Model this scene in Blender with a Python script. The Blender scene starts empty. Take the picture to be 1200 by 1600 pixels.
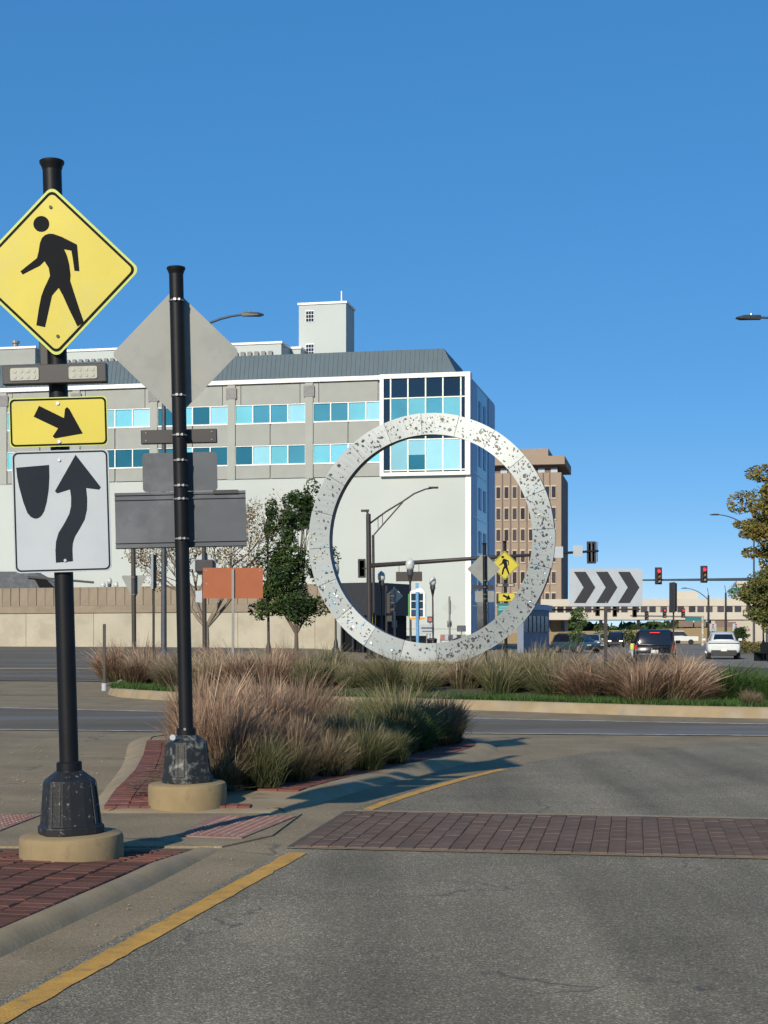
import bpy, bmesh, math, random
from mathutils import Vector, Matrix
random.seed(7)
R = math.radians
scene = bpy.context.scene
col = scene.collection

# ---------------------------------------------------------------- camera, sky, sun, exposure
FPX, HOR, CAMH = 2400.0, 991.0, 1.45          # focal length in photo pixels, horizon row, eye height
cam_d = bpy.data.cameras.new('camera')
cam = bpy.data.objects.new('camera', cam_d); col.objects.link(cam)
cam_d.sensor_fit = 'HORIZONTAL'; cam_d.sensor_width = 36.0
cam_d.lens = 36.0 * FPX / 1200.0
cam_d.shift_y = (HOR - 800.0) / 1200.0
cam_d.clip_start = 0.1; cam_d.clip_end = 6000
cam.location = (0, 0, CAMH); cam.rotation_euler = (R(90), 0, 0)
scene.camera = cam

SUN_EL, SUN_AZ = R(25.5), R(23)               # light travels to +x*sin(az), +y*cos(az)
world = bpy.data.worlds.new('World'); scene.world = world
world.use_nodes = True
wn = world.node_tree; wn.nodes.clear()
wo = wn.nodes.new('ShaderNodeOutputWorld'); bg = wn.nodes.new('ShaderNodeBackground')
sky = wn.nodes.new('ShaderNodeTexSky'); sky.sky_type = 'NISHITA'; sky.sun_disc = False
sky.sun_elevation = SUN_EL
sky.sun_rotation = math.pi + SUN_AZ           # sun stands behind the camera, to its left
sky.altitude = 6000; sky.air_density = 1.0; sky.dust_density = 0.0; sky.ozone_density = 3.6
bg.inputs['Strength'].default_value = 0.15
hs = wn.nodes.new('ShaderNodeHueSaturation'); hs.inputs['Saturation'].default_value = 2.0; hs.inputs['Hue'].default_value = 0.505; hs.inputs['Value'].default_value = 2.3
gm = wn.nodes.new('ShaderNodeGamma'); gm.inputs[1].default_value = 0.4       # a phone camera's flat sky
wn.links.new(sky.outputs[0], gm.inputs[0]); wn.links.new(gm.outputs[0], hs.inputs['Color']); wn.links.new(hs.outputs[0], bg.inputs[0]); wn.links.new(bg.outputs[0], wo.inputs[0])
sun_d = bpy.data.lights.new('sun', 'SUN'); sun = bpy.data.objects.new('sun', sun_d); col.objects.link(sun)
sun_d.energy = 5.0; sun_d.angle = R(0.55); sun_d.color = (1.0, 0.89, 0.72)
sdir = Vector((math.sin(SUN_AZ) * math.cos(SUN_EL), math.cos(SUN_AZ) * math.cos(SUN_EL), -math.sin(SUN_EL)))
sun.rotation_euler = sdir.to_track_quat('-Z', 'Y').to_euler()
scene.view_settings.view_transform = 'Standard'; scene.view_settings.look = 'None'
scene.view_settings.exposure = 0.1; scene.view_settings.gamma = 1.0
scene.view_settings.use_curve_mapping = False
scene.cycles.max_bounces = 6; scene.cycles.diffuse_bounces = 3; scene.cycles.glossy_bounces = 3
scene.cycles.transmission_bounces = 4; scene.cycles.transparent_max_bounces = 6
scene.cycles.use_denoising = True
scene.cycles.use_adaptive_sampling = True; scene.cycles.adaptive_threshold = 0.03

# ---------------------------------------------------------------- helpers
def X(px, D): return D * (px - 600.0) / FPX
def Z(py, D): return CAMH - D * (py - HOR) / FPX
def G(px, py, z=0.0):
    D = FPX * (CAMH - z) / (py - HOR)
    return (X(px, D), D)

def gz(x, y):                                  # the ground rises gently on the far left
    a = min(1, max(0, (y - 60) / 55.0)); b = min(1, max(0, (3 - x) / 8.0))
    return 0.5 * a * b

def sset(node, key, val):
    if key in node.inputs: node.inputs[key].default_value = val

MATS = {}
def mat(name, base, rough=0.6, metal=0.0, var=0.12, scale=4.0, bump=0.0, bscale=40.0, spec=0.4,
        second=None, second_scale=3.0, second_lo=0.5, second_hi=0.6, island=0.0, objrand=0.0, stretch=(1, 1, 1), emit=None, estr=0.0, speck=None, speck_scale=120.0, speck_w=0.12, tracks=0.0, cracks=None):
    """A procedural Principled material: noise-varied colour, optional second colour in patches, fine specks, bump."""
    if name in MATS: return MATS[name]
    m = bpy.data.materials.new(name); m.use_nodes = True
    nt = m.node_tree; N = nt.nodes; L = nt.links
    b = N['Principled BSDF']
    sset(b, 'Roughness', rough); sset(b, 'Metallic', metal); sset(b, 'Specular IOR Level', spec)
    tc = N.new('ShaderNodeTexCoord'); mp = N.new('ShaderNodeMapping'); mp.inputs['Scale'].default_value = stretch
    L.new(tc.outputs['Object'], mp.inputs['Vector'])
    vec = mp.outputs['Vector']
    noi = N.new('ShaderNodeTexNoise'); noi.inputs['Scale'].default_value = scale; noi.inputs['Detail'].default_value = 6
    L.new(vec, noi.inputs['Vector'])
    ramp = N.new('ShaderNodeMapRange'); ramp.inputs['From Min'].default_value = 0.3; ramp.inputs['From Max'].default_value = 0.7
    ramp.inputs['To Min'].default_value = 1 - var; ramp.inputs['To Max'].default_value = 1 + var
    L.new(noi.outputs['Fac'], ramp.inputs['Value'])
    cur = None
    rgb = N.new('ShaderNodeRGB'); rgb.outputs[0].default_value = (*base, 1); cur = rgb.outputs[0]
    def mixc(fac, a, c, kind='MIX'):
        mx = N.new('ShaderNodeMix'); mx.data_type = 'RGBA'; mx.blend_type = kind
        if isinstance(fac, float): mx.inputs[0].default_value = fac
        else: L.new(fac, mx.inputs[0])
        for s, v in ((6, a), (7, c)):
            if isinstance(v, tuple): mx.inputs[s].default_value = (*v, 1)
            else: L.new(v, mx.inputs[s])
        return mx.outputs[2]
    if second is not None:
        n2 = N.new('ShaderNodeTexNoise'); n2.inputs['Scale'].default_value = second_scale; n2.inputs['Detail'].default_value = 8
        n2.inputs['Roughness'].default_value = 0.65
        L.new(vec, n2.inputs['Vector'])
        r2 = N.new('ShaderNodeMapRange'); r2.inputs['From Min'].default_value = second_lo; r2.inputs['From Max'].default_value = second_hi
        L.new(n2.outputs['Fac'], r2.inputs['Value'])
        cur = mixc(r2.outputs[0], cur, tuple(second))
    if speck is not None:
        vo = N.new('ShaderNodeTexVoronoi'); vo.inputs['Scale'].default_value = speck_scale
        L.new(vec, vo.inputs['Vector'])
        sp = N.new('ShaderNodeSeparateColor'); L.new(vo.outputs['Color'], sp.inputs[0])
        r3 = N.new('ShaderNodeMapRange'); r3.inputs['From Min'].default_value = 1 - speck_w - .1; r3.inputs['From Max'].default_value = 1 - speck_w
        L.new(sp.outputs[0], r3.inputs['Value'])
        cur = mixc(r3.outputs[0], cur, tuple(speck))
        r4 = N.new('ShaderNodeMapRange'); r4.inputs['To Min'].default_value = 0.72; r4.inputs['To Max'].default_value = 1.28
        L.new(sp.outputs[1], r4.inputs['Value'])
        cur = mixc(1.0, cur, r4.outputs[0], 'MULTIPLY')
    fac = ramp.outputs[0]
    if tracks:                                     # long worn wheel paths along the lane
        m2 = N.new('ShaderNodeMapping'); m2.inputs['Scale'].default_value = (1.1, .07, 1); m2.inputs['Rotation'].default_value = (0, 0, R(9)); L.new(tc.outputs['Object'], m2.inputs['Vector'])
        n4 = N.new('ShaderNodeTexNoise'); n4.inputs['Scale'].default_value = 1.2; n4.inputs['Detail'].default_value = 4; L.new(m2.outputs[0], n4.inputs['Vector'])
        r7 = N.new('ShaderNodeMapRange'); r7.inputs['From Min'].default_value = .35; r7.inputs['From Max'].default_value = .65
        r7.inputs['To Min'].default_value = 1 - tracks; r7.inputs['To Max'].default_value = 1 + tracks; L.new(n4.outputs['Fac'], r7.inputs['Value'])
        cur = mixc(1.0, cur, r7.outputs[0], 'MULTIPLY')
    if cracks:                                     # hairline cracks and small dark tar spots
        wv = N.new('ShaderNodeTexNoise'); wv.inputs['Scale'].default_value = 2.2; wv.inputs['Detail'].default_value = 4; L.new(tc.outputs['Object'], wv.inputs['Vector'])
        va = N.new('ShaderNodeVectorMath'); va.operation = 'MULTIPLY_ADD'; va.inputs[1].default_value = (.7, .7, 0); L.new(wv.outputs['Color'], va.inputs[0]); L.new(tc.outputs['Object'], va.inputs[2])
        vc = N.new('ShaderNodeTexVoronoi'); vc.feature = 'DISTANCE_TO_EDGE'; vc.inputs['Scale'].default_value = cracks; L.new(va.outputs[0], vc.inputs['Vector'])
        nm = N.new('ShaderNodeTexNoise'); nm.inputs['Scale'].default_value = .9; L.new(tc.outputs['Object'], nm.inputs['Vector'])
        r8 = N.new('ShaderNodeMapRange'); r8.inputs['From Min'].default_value = .0; r8.inputs['From Max'].default_value = .009; r8.inputs['To Min'].default_value = 1; r8.inputs['To Max'].default_value = 0; L.new(vc.outputs['Distance'], r8.inputs['Value'])
        r9 = N.new('ShaderNodeMapRange'); r9.inputs['From Min'].default_value = .5; r9.inputs['From Max'].default_value = .62; r9.inputs['To Max'].default_value = .7; L.new(nm.outputs['Fac'], r9.inputs['Value'])
        qq = N.new('ShaderNodeMath'); qq.operation = 'MULTIPLY'; L.new(r8.outputs[0], qq.inputs[0]); L.new(r9.outputs[0], qq.inputs[1])
        cur = mixc(qq.outputs[0], cur, (.05, .048, .044))
        ms = N.new('ShaderNodeMapping'); ms.inputs['Scale'].default_value = (1.0, 2.2, 1); L.new(tc.outputs['Object'], ms.inputs['Vector'])
        vs = N.new('ShaderNodeTexVoronoi'); vs.inputs['Scale'].default_value = 1.7; L.new(ms.outputs[0], vs.inputs['Vector'])
        rs_ = N.new('ShaderNodeMapRange'); rs_.inputs['From Min'].default_value = .03; rs_.inputs['From Max'].default_value = .055; rs_.inputs['To Min'].default_value = .75; rs_.inputs['To Max'].default_value = 0; L.new(vs.outputs['Distance'], rs_.inputs['Value'])
        cur = mixc(rs_.outputs[0], cur, (.06, .056, .05))
    def mul(a, c):
        q = N.new('ShaderNodeMath'); q.operation = 'MULTIPLY'; L.new(a, q.inputs[0]); L.new(c, q.inputs[1]); return q.outputs[0]
    if island:
        ge = N.new('ShaderNodeNewGeometry'); r5 = N.new('ShaderNodeMapRange')
        r5.inputs['To Min'].default_value = 1 - island; r5.inputs['To Max'].default_value = 1 + island
        L.new(ge.outputs['Random Per Island'], r5.inputs['Value']); fac = mul(fac, r5.outputs[0])
    if objrand:
        oi = N.new('ShaderNodeObjectInfo'); r6 = N.new('ShaderNodeMapRange')
        r6.inputs['To Min'].default_value = 1 - objrand; r6.inputs['To Max'].default_value = 1 + objrand
        L.new(oi.outputs['Random'], r6.inputs['Value']); fac = mul(fac, r6.outputs[0])
    cur = mixc(1.0, cur, fac, 'MULTIPLY')
    L.new(cur, b.inputs['Base Color'])
    if bump:
        nb = N.new('ShaderNodeTexNoise'); nb.inputs['Scale'].default_value = bscale; nb.inputs['Detail'].default_value = 5
        L.new(vec, nb.inputs['Vector'])
        bp = N.new('ShaderNodeBump'); bp.inputs['Strength'].default_value = bump; bp.inputs['Distance'].default_value = 0.02
        L.new(nb.outputs['Fac'], bp.inputs['Height']); L.new(bp.outputs[0], b.inputs['Normal'])
    if emit:
        sset(b, 'Emission Color', (*emit, 1)); sset(b, 'Emission Strength', estr)
    m['_b'] = 1
    MATS[name] = m
    return m

class MB:
    """Collects geometry for one mesh object."""
    def __init__(s): s.v = []; s.f = []; s.m = []; s.cm = 0
    def face(s, idx): s.f.append(tuple(idx)); s.m.append(s.cm)
    def add(s, verts, faces):
        o = len(s.v); s.v += [tuple(p) for p in verts]
        for f in faces: s.face([i + o for i in f])
    def box(s, x0, x1, y0, y1, z0, z1):
        s.add([(x0,y0,z0),(x1,y0,z0),(x1,y1,z0),(x0,y1,z0),(x0,y0,z1),(x1,y0,z1),(x1,y1,z1),(x0,y1,z1)],
              [(0,3,2,1),(4,5,6,7),(0,1,5,4),(1,2,6,5),(2,3,7,6),(3,0,4,7)])
        return s
    def cbox(s, c, size): 
        return s.box(c[0]-size[0]/2,c[0]+size[0]/2,c[1]-size[1]/2,c[1]+size[1]/2,c[2]-size[2]/2,c[2]+size[2]/2)
    def bar(s, p0, p1, w, h):
        p0 = Vector(p0); p1 = Vector(p1); d = (p1-p0).normalized()
        up = Vector((0,0,1)) if abs(d.z) < .95 else Vector((0,1,0))
        a = d.cross(up).normalized()*w/2; b = a.cross(d).normalized()*h/2
        pts = []
        for p in (p0,p1): pts += [p-a-b,p+a-b,p+a+b,p-a+b]
        s.add(pts,[(3,2,1,0),(4,5,6,7),(0,1,5,4),(1,2,6,5),(2,3,7,6),(3,0,4,7)]); return s
    def tube(s, pts, rad, n=8, caps=True):
        pts = [Vector(p) for p in pts]
        if not isinstance(rad,(list,tuple)): rad = [rad]*len(pts)
        rings = []
        ref = None
        for i,p in enumerate(pts):
            d = (pts[min(i+1,len(pts)-1)]-pts[max(i-1,0)]).normalized()
            if ref is None: ref = Vector((1,0,0)) if abs(d.x) < .9 else Vector((0,1,0))
            a = (ref - d*ref.dot(d)).normalized(); b = d.cross(a)
            o = len(s.v)
            for k in range(n):
                t = 2*math.pi*k/n
                s.v.append(tuple(p + a*(rad[i]*math.cos(t)) + b*(rad[i]*math.sin(t))))
            rings.append(o); ref = a
        for i in range(len(pts)-1):
            for k in range(n):
                k2 = (k+1)%n; s.face((rings[i]+k,rings[i]+k2,rings[i+1]+k2,rings[i+1]+k))
        if caps:
            s.face([rings[0]+k for k in reversed(range(n))]); s.face([rings[-1]+k for k in range(n)])
        return s
    def lathe(s, prof, n=16, c=(0,0,0), sq=None, rot=0):
        rings=[]
        for r,z in prof:
            o=len(s.v)
            for k in range(n):
                t=2*math.pi*k/n+rot
                rr=r
                if sq: rr = r*sq(t-rot)
                s.v.append((c[0]+rr*math.cos(t),c[1]+rr*math.sin(t),c[2]+z))
            rings.append(o)
        for i in range(len(prof)-1):
            for k in range(n):
                k2=(k+1)%n; s.face((rings[i]+k,rings[i]+k2,rings[i+1]+k2,rings[i+1]+k))
        s.face([rings[0]+k for k in reversed(range(n))]); s.face([rings[-1]+k for k in range(n)])
        return s
    def plate(s, poly, y0, y1):
        """polygon in (x,z), counter-clockwise seen from -y, from y0 (front) to y1 (back)"""
        n=len(poly); o=len(s.v)
        s.v += [(x,y0,z) for x,z in poly]+[(x,y1,z) for x,z in poly]
        s.face([o+i for i in range(n)]); c=s.cm
        if hasattr(s,'backm'): s.cm=s.backm
        s.face([o+n+i for i in reversed(range(n))])
        for i in range(n):
            j=(i+1)%n; s.face((o+j,o+i,o+n+i,o+n+j))
        s.cm=c; return s
    def ring(s, po, pi, y0, y1):
        n=len(po); o=len(s.v)
        s.v += [(x,y0,z) for x,z in po]+[(x,y0,z) for x,z in pi]+[(x,y1,z) for x,z in po]+[(x,y1,z) for x,z in pi]
        for i in range(n):
            j=(i+1)%n
            s.face((o+i,o+j,o+n+j,o+n+i)); s.face((o+j,o+i,o+2*n+i,o+2*n+j)); s.face((o+n+i,o+n+j,o+3*n+j,o+3*n+i))
        return s
    def slab(s, poly, z0, z1, zf=None):
        """polygon in (x,y) ccw seen from above"""
        n=len(poly); o=len(s.v)
        s.v += [(x,y,(zf(x,y) if zf else 0)+z0) for x,y in poly]+[(x,y,(zf(x,y) if zf else 0)+z1) for x,y in poly]
        s.face([o+n+i for i in range(n)]); s.face([o+i for i in reversed(range(n))])
        for i in range(n):
            j=(i+1)%n; s.face((o+i,o+j,o+n+j,o+n+i))
        return s
    def ico(s, c, r, sub=2, sc=(1,1,1)):
        bm=bmesh.new(); bmesh.ops.create_icosphere(bm,subdivisions=sub,radius=r)
        bm.verts.ensure_lookup_table(); o=len(s.v)
        for v in bm.verts: s.v.append((c[0]+v.co.x*sc[0],c[1]+v.co.y*sc[1],c[2]+v.co.z*sc[2]))
        for f in bm.faces: s.face([o+v.index for v in f.verts])
        bm.free(); return s
    def mesh(s, name, mats, smooth=False):
        me=bpy.data.meshes.new(name); me.from_pydata(s.v,[],s.f)
        for m in (mats if isinstance(mats,(list,tuple)) else [mats]): me.materials.append(m)
        if any(s.m): me.polygons.foreach_set('material_index',s.m)
        if smooth: me.polygons.foreach_set('use_smooth',[True]*len(me.polygons))
        me.validate(); me.update(); return me
    def build(s, name, mats, parent=None, smooth=False, bevel=0, loc=None, autosmooth=None):
        me=s.mesh(name,mats,smooth)
        if autosmooth:
            me.polygons.foreach_set('use_smooth',[True]*len(me.polygons))
            try: me.set_sharp_from_angle(angle=R(autosmooth))
            except Exception: pass
        o=bpy.data.objects.new(name,me); col.objects.link(o)
        if parent: o.parent=parent
        if loc: o.location=loc
        if bevel:
            b=o.modifiers.new('bevel','BEVEL'); b.width=bevel; b.segments=2; b.limit_method='ANGLE'; b.angle_limit=R(40)
        return o

def tag(o, label=None, cat=None, group=None, kind=None):
    if label: o['label']=label
    if cat: o['category']=cat
    if group: o['group']=group
    if kind: o['kind']=kind
    return o
def thing(name, label, cat, loc=(0,0,0), rotz=0.0, lean=0.0, group=None):
    o=bpy.data.objects.new(name,None); col.objects.link(o); o.empty_display_size=.2
    o.location=loc; o.rotation_euler=(0,R(lean),rotz)
    return tag(o,label,cat,group)
def inst(name, me, parent=None, loc=(0,0,0), rot=(0,0,0), sc=(1,1,1)):
    o=bpy.data.objects.new(name,me); col.objects.link(o)
    o.location=loc; o.rotation_euler=rot; o.scale=sc
    if parent: o.parent=parent
    return o
def copy_tree(o, parent=None):
    c=o.copy(); col.objects.link(c); c.parent=parent
    if parent: c.matrix_parent_inverse=o.matrix_parent_inverse.copy()
    for ch in list(o.children): copy_tree(ch,c)
    return c
def rpoly(corners, r, n=5):
    """rounded polygon outline, corners ccw"""
    out=[]; m=len(corners)
    for i in range(m):
        p=Vector(corners[i]); a=(Vector(corners[i-1])-p).normalized(); b=(Vector(corners[(i+1)%m])-p).normalized()
        half=math.acos(max(-1,min(1,a.dot(b))))/2; d=r/math.tan(half)
        c=p+(a+b).normalized()*(r/math.sin(half))
        s=p+a*d-c; e=p+b*d-c
        a0=math.atan2(s.y,s.x); a1=math.atan2(e.y,e.x)
        while a1<a0: a1+=2*math.pi
        if a1-a0>math.pi: a1-=2*math.pi
        for k in range(n+1):
            t=a0+(a1-a0)*k/n; out.append((c.x+r*math.cos(t),c.y+r*math.sin(t)))
    return out
def rrect(w,h,r,cx=0,cz=0): return [(x+cx,z+cz) for x,z in rpoly([(-w/2,-h/2),(w/2,-h/2),(w/2,h/2),(-w/2,h/2)],r)]
def rdia(d,r,cx=0,cz=0): return [(x+cx,z+cz) for x,z in rpoly([(0,-d),(d,0),(0,d),(-d,0)],r)]
def ccw(poly):
    a=sum(poly[i][0]*poly[(i+1)%len(poly)][1]-poly[(i+1)%len(poly)][0]*poly[i][1] for i in range(len(poly)))
    return poly if a>0 else poly[::-1]
def offset_line(pts, d):
    out=[]
    for i,p in enumerate(pts):
        a=Vector(pts[max(i-1,0)]); b=Vector(pts[min(i+1,len(pts)-1)]); t=(b-a).normalized()
        out.append((p[0]-t.y*d,p[1]+t.x*d))
    return out
def offset_loop(pts, d):
    n=len(pts); out=[]
    for i,p in enumerate(pts):
        t=(Vector(pts[(i+1)%n])-Vector(pts[i-1])).normalized(); out.append((p[0]-t.y*d,p[1]+t.x*d))
    return out
def smooth_pts(pts, closed=False, it=2):
    for _ in range(it):
        q=[]; n=len(pts)
        for i in range(n if closed else n-1):
            a=pts[i]; b=pts[(i+1)%n]
            q+= [(a[0]*.75+b[0]*.25,a[1]*.75+b[1]*.25),(a[0]*.25+b[0]*.75,a[1]*.25+b[1]*.75)]
        if not closed: q=[pts[0]]+q+[pts[-1]]
        pts=q
    return pts
def resample(pts, step):
    out=[pts[0]]; acc=0
    for a,b in zip(pts,pts[1:]):
        a=Vector(a); b=Vector(b); L=(b-a).length; t=step-acc
        while t<L:
            out.append(tuple(a+(b-a)*(t/L))); t+=step
        acc=(acc+L)%step
    return out

# ---------------------------------------------------------------- materials
M_ASPH = mat('asphalt', (.170,.148,.104), .9, tracks=.22, cracks=.55, var=.16, scale=.9, bump=.6, bscale=90, spec=.25, second=(.130,.113,.080), second_scale=.55, second_lo=.5, second_hi=.72, speck=(.31,.275,.20), speck_scale=115, speck_w=.13)
M_ASPH_D = mat('dark_asphalt', (.120,.105,.082), .9, var=.14, scale=.8, bump=.4, bscale=60, spec=.25, second=(.15,.147,.14), second_scale=.35, stretch=(.25,1,1))
M_ASPH_F = mat('far_asphalt', (.19,.172,.142), .9, var=.14, scale=.3, spec=.2, second=(.14,.138,.132), second_scale=.08)
M_CONC = mat('pavement_concrete', (.222,.175,.105), .9, tracks=.05, cracks=.3, var=.14, scale=1.3, bump=.12, bscale=60, spec=.25, second=(.186,.147,.090), second_scale=.8, second_lo=.48, second_hi=.66, speck=(.28,.245,.18), speck_scale=160, speck_w=.05)
M_CURB = mat('curb_concrete', (.275,.215,.130), .9, var=.14, scale=3, bump=.15, bscale=30, spec=.25, second=(.25,.225,.18), second_scale=2.2, second_lo=.5, second_hi=.68)
M_FOOT = mat('footing_concrete', (.245,.188,.105), .9, var=.10, scale=5, bump=.12, bscale=25, spec=.2, second=(.185,.142,.080), second_scale=6, second_lo=.56, second_hi=.7)
M_LINE_Y = mat('yellow_paint', (.50,.275,.05), .8, var=.16, scale=6, bump=.3, bscale=90, second=(.26,.20,.09), second_scale=14, second_lo=.53, second_hi=.66)
M_LINE_W = mat('worn_white_paint', (.46,.44,.39), .8, var=.2, scale=3, second=(.24,.225,.20), second_scale=5, second_lo=.45, second_hi=.62)
M_BRICK = mat('red_brick_paver', (.120,.053,.036), .85, var=.18, scale=14, bump=.3, bscale=80, spec=.25, objrand=.26, second=(.105,.045,.036), second_scale=5)
M_BRICK_W = mat('worn_brick_paver', (.138,.088,.064), .9, tracks=.14, var=.2, scale=9, bump=.3, bscale=80, spec=.2, objrand=.13, second=(.112,.086,.066), second_scale=2.4, second_lo=.42, second_hi=.62)
M_BRICK_J = mat('brick_paving', (.145,.055,.042), .9, var=.2, scale=8, bump=.3, island=.25)
M_TACT = mat('tactile_paving', (.235,.125,.098), .9, var=.16, scale=8, second=(.25,.18,.14), second_scale=6)
M_MORT = mat('paver_joint', (.082,.064,.048), .95, var=.2)
M_SOIL = mat('bed_soil', (.085,.062,.042), .95, var=.35, scale=9, bump=.6, bscale=40, second=(.05,.07,.028), second_scale=2.5)
M_BLACK = mat('black_paint', (.006,.007,.009), .5, var=.2, scale=6, spec=.22, bump=.04, bscale=60)
M_CAST = mat('worn_black_casting', (.012,.013,.015), .5, var=.2, scale=8, bump=.12, bscale=60, spec=.4, second=(.16,.165,.155), second_scale=30, second_lo=.60, second_hi=.68)
M_CAST2 = mat('scuffed_black_casting', (.016,.018,.019), .55, var=.2, scale=8, bump=.12, bscale=60, spec=.4, second=(.17,.18,.165), second_scale=15, second_lo=.51, second_hi=.66)
M_YEL = mat('sign_yellow', (.50,.425,.05), .45, var=.06, scale=3, spec=.3, second=(.46,.41,.085), second_scale=2.6, second_lo=.48, second_hi=.68)
M_LIME = mat('sign_lime_edge', (.43,.50,.10), .45, var=.05, scale=3, spec=.3)
M_SYM = mat('sign_black', (.009,.010,.012), .75, var=.1, spec=.1)
M_NAVY = mat('sign_dark_grey', (.016,.022,.030), .75, var=.1, spec=.1)
M_WHITE = mat('sign_white', (.37,.41,.445), .45, var=.04, scale=2, spec=.3, second=(.345,.385,.42), second_scale=1.5)
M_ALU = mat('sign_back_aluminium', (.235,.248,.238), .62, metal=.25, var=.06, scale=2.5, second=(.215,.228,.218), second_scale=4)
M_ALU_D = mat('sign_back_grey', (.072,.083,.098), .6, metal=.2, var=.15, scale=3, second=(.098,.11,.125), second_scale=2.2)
M_STEEL = mat('bright_steel', (.7,.68,.62), .25, metal=1, var=.1)
M_LED = mat('beacon_lens', (.34,.345,.29), .3, var=.08, scale=40, spec=.5)
M_DGREY = mat('beacon_housing', (.030,.030,.033), .5, var=.1)
M_ORANGE = mat('orange_panel', (.285,.080,.028), .6, var=.06, scale=3)
M_POST = mat('brown_steel_post', (.045,.038,.034), .55, var=.15)
M_GALV = mat('galvanised_post', (.22,.21,.20), .5, metal=.4, var=.1)

# ---------------------------------------------------------------- ground and roads
def ground():
    xs=[-2500,-300,-120,-60,-30,-15,-5,3,15,40,120,400,2500]; ys=[-60,0,20,40,60,70,80,90,100,115,140,200,400,3500]
    b=MB(); o=[]
    for y in ys:
        for x in xs: b.v.append((x,y,gz(x,y)))
    n=len(xs)
    for j in range(len(ys)-1):
        for i in range(n-1): b.face((j*n+i,j*n+i+1,(j+1)*n+i+1,(j+1)*n+i))
    return tag(b.build('ground',M_CONC),kind='structure')
ground()
def sheet(name, poly, z, m, kind='structure'):
    b=MB(); poly=ccw(poly); o=len(b.v)
    b.v=[(x,y,gz(x,y)+z) for x,y in poly]; b.face(range(len(poly)))
    ob=b.build(name,m); tag(ob,kind=kind); return ob

yl = smooth_pts([(-2.05,2.8),(-1.45,5.8),(-.99,8.05),(-.53,10.3),(-.36,11.4),(-.18,12.56),(.35,14.2),(1.07,16.04),(1.75,17.3)],it=2)  # yellow edge line
gut = offset_line(yl,.13)
sheet('approach_road', gut+[(2.6,18.9),(4.6,20.4),(8,21.0),(16,20.6),(22,16),(22,-10),(-3,-10)], .004, M_ASPH)
inner=[(-40,52),(-20,39),(-12,32.6),(-7.5,30.0),(-3,28.2),(0,27.0),(3,25.7),(7,24.3),(11,24),(15,25.2),(19,28.5),(22,34),(24,40)]
outer=[(34,34),(24,22.5),(16,20.6),(11,20.9),(7,21.6),(2.8,22.2),(-4.5,22.9),(-8,23.8),(-14,26.5),(-24,33),(-44,45)]
inner=smooth_pts(inner); outer=smooth_pts(outer)
sheet('circular_road', inner+outer, .008, M_ASPH_D)
def strip(name, pts, w, z, m, parent=None):
    a=offset_line(pts,w/2); c=offset_line(pts,-w/2); b=MB()
    if 'yellow' in name:
        a=[(x+random.gauss(0,.004),y) for x,y in a]; c=[(x+random.gauss(0,.004),y) for x,y in c]
    n=len(pts); b.v=[(x,y,gz(x,y)+z) for x,y in a+c]
    for i in range(n-1): b.face((i,n+i,n+i+1,i+1))
    o=b.build(name,m,parent)
    if not parent: tag(o,kind='structure')
    return o
strip('inner_edge_line', resample(inner,.5), .17, .012, M_LINE_W)
strip('outer_edge_line', [p for p in resample(outer,.5) if p[0]<9], .14, .0125, M_LINE_W)
def cutline(p0,p1,pts): return [p for p in pts if p0<=p[1]<=p1]
yfine=resample(yl,.1)
strip('yellow_line', cutline(2,10.25,yfine), .125, .0085, M_LINE_Y)
strip('yellow_line', cutline(12.6,16.5,yfine), .10, .0085, M_LINE_Y)
# the street leading away on the right, and the roads on the left
SD=Vector((.182,.983)); SR=Vector((.983,-.182))
def S(a,b):                                     # street coordinates: a across (right), b along, from the point (8,40)
    p=Vector((8,40))+SR*a+SD*b; return (p.x,p.y)
sheet('street_road',[S(-8,8),S(8,8),S(8,330),S(-8,330)],.006,M_ASPH_F)
strip('white_edge_line',[S(7.2,14),S(7.2,60)],.22,.011,M_LINE_W)
strip('yellow_centre_line',[S(-1.0,28),S(-1.0,190)],.2,.011,M_LINE_Y)
sheet('side_road',[(-120,60),(-9,49),(-9,60),(-9,115),(-120,115)],.012,M_ASPH_D)
strip('side_road_gutter',[(-70,68.5),(-9.3,62.0)],1.5,.03,M_CURB)
strip('tar_shadow_stripe',[(-60,55.2),(-7.9,47.2)],.8,.02,M_ASPH_D)  # broad dark strip paints the shadow stripe lying across the road
strip('tar_shadow_stripe',[(-30,39.8),(-9,36.8)],.10,.02,M_MORT)
strip('tar_shadow_stripe',[(-30,36.6),(-9,36.2),(-7.2,36.6)],.09,.02,M_MORT)

# right-hand verge beside the street
sheet('pavement',[S(9,14),S(30,14),S(30,200),S(9,200)],.02,M_CONC)
sheet('verge_bed',[S(11,24),S(24,24),S(24,120),S(11,120)],.03,M_SOIL)

# ---------------------------------------------------------------- kerbs and islands
def kerb(name, pts, w, h, wide=1.0, label=None, closed=False, hf=None, parent=None, m=None, sections=None):
    """swept kerb: pts run along the outer foot, the kerb lies to the left of the direction of travel"""
    prof=[(0,0),(.04,.40),(.08,.80),(.105,.94),(.13,1.0),(w,1.0)]
    prof=[(u*wide if u<w else u,v_) for u,v_ in prof]
    n=len(pts); b=MB()
    off=[(offset_loop if closed else offset_line)(pts,u) for u,_ in prof]
    for k in range(len(prof)):
        for i,p in enumerate(off[k]):
            hh=hf(*pts[i]) if hf else h
            b.v.append((p[0],p[1],hh*prof[k][1]-(.02 if k==0 else 0)))
    for k in range(len(prof)-1):
        for i in range(n if closed else n-1):
            j=(i+1)%n; b.face((k*n+i,k*n+j,(k+1)*n+j,(k+1)*n+i))
    o=b.build(name,m or M_CURB,parent,smooth=True)
    if not parent: tag(o,kind='structure')
    return o
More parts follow.
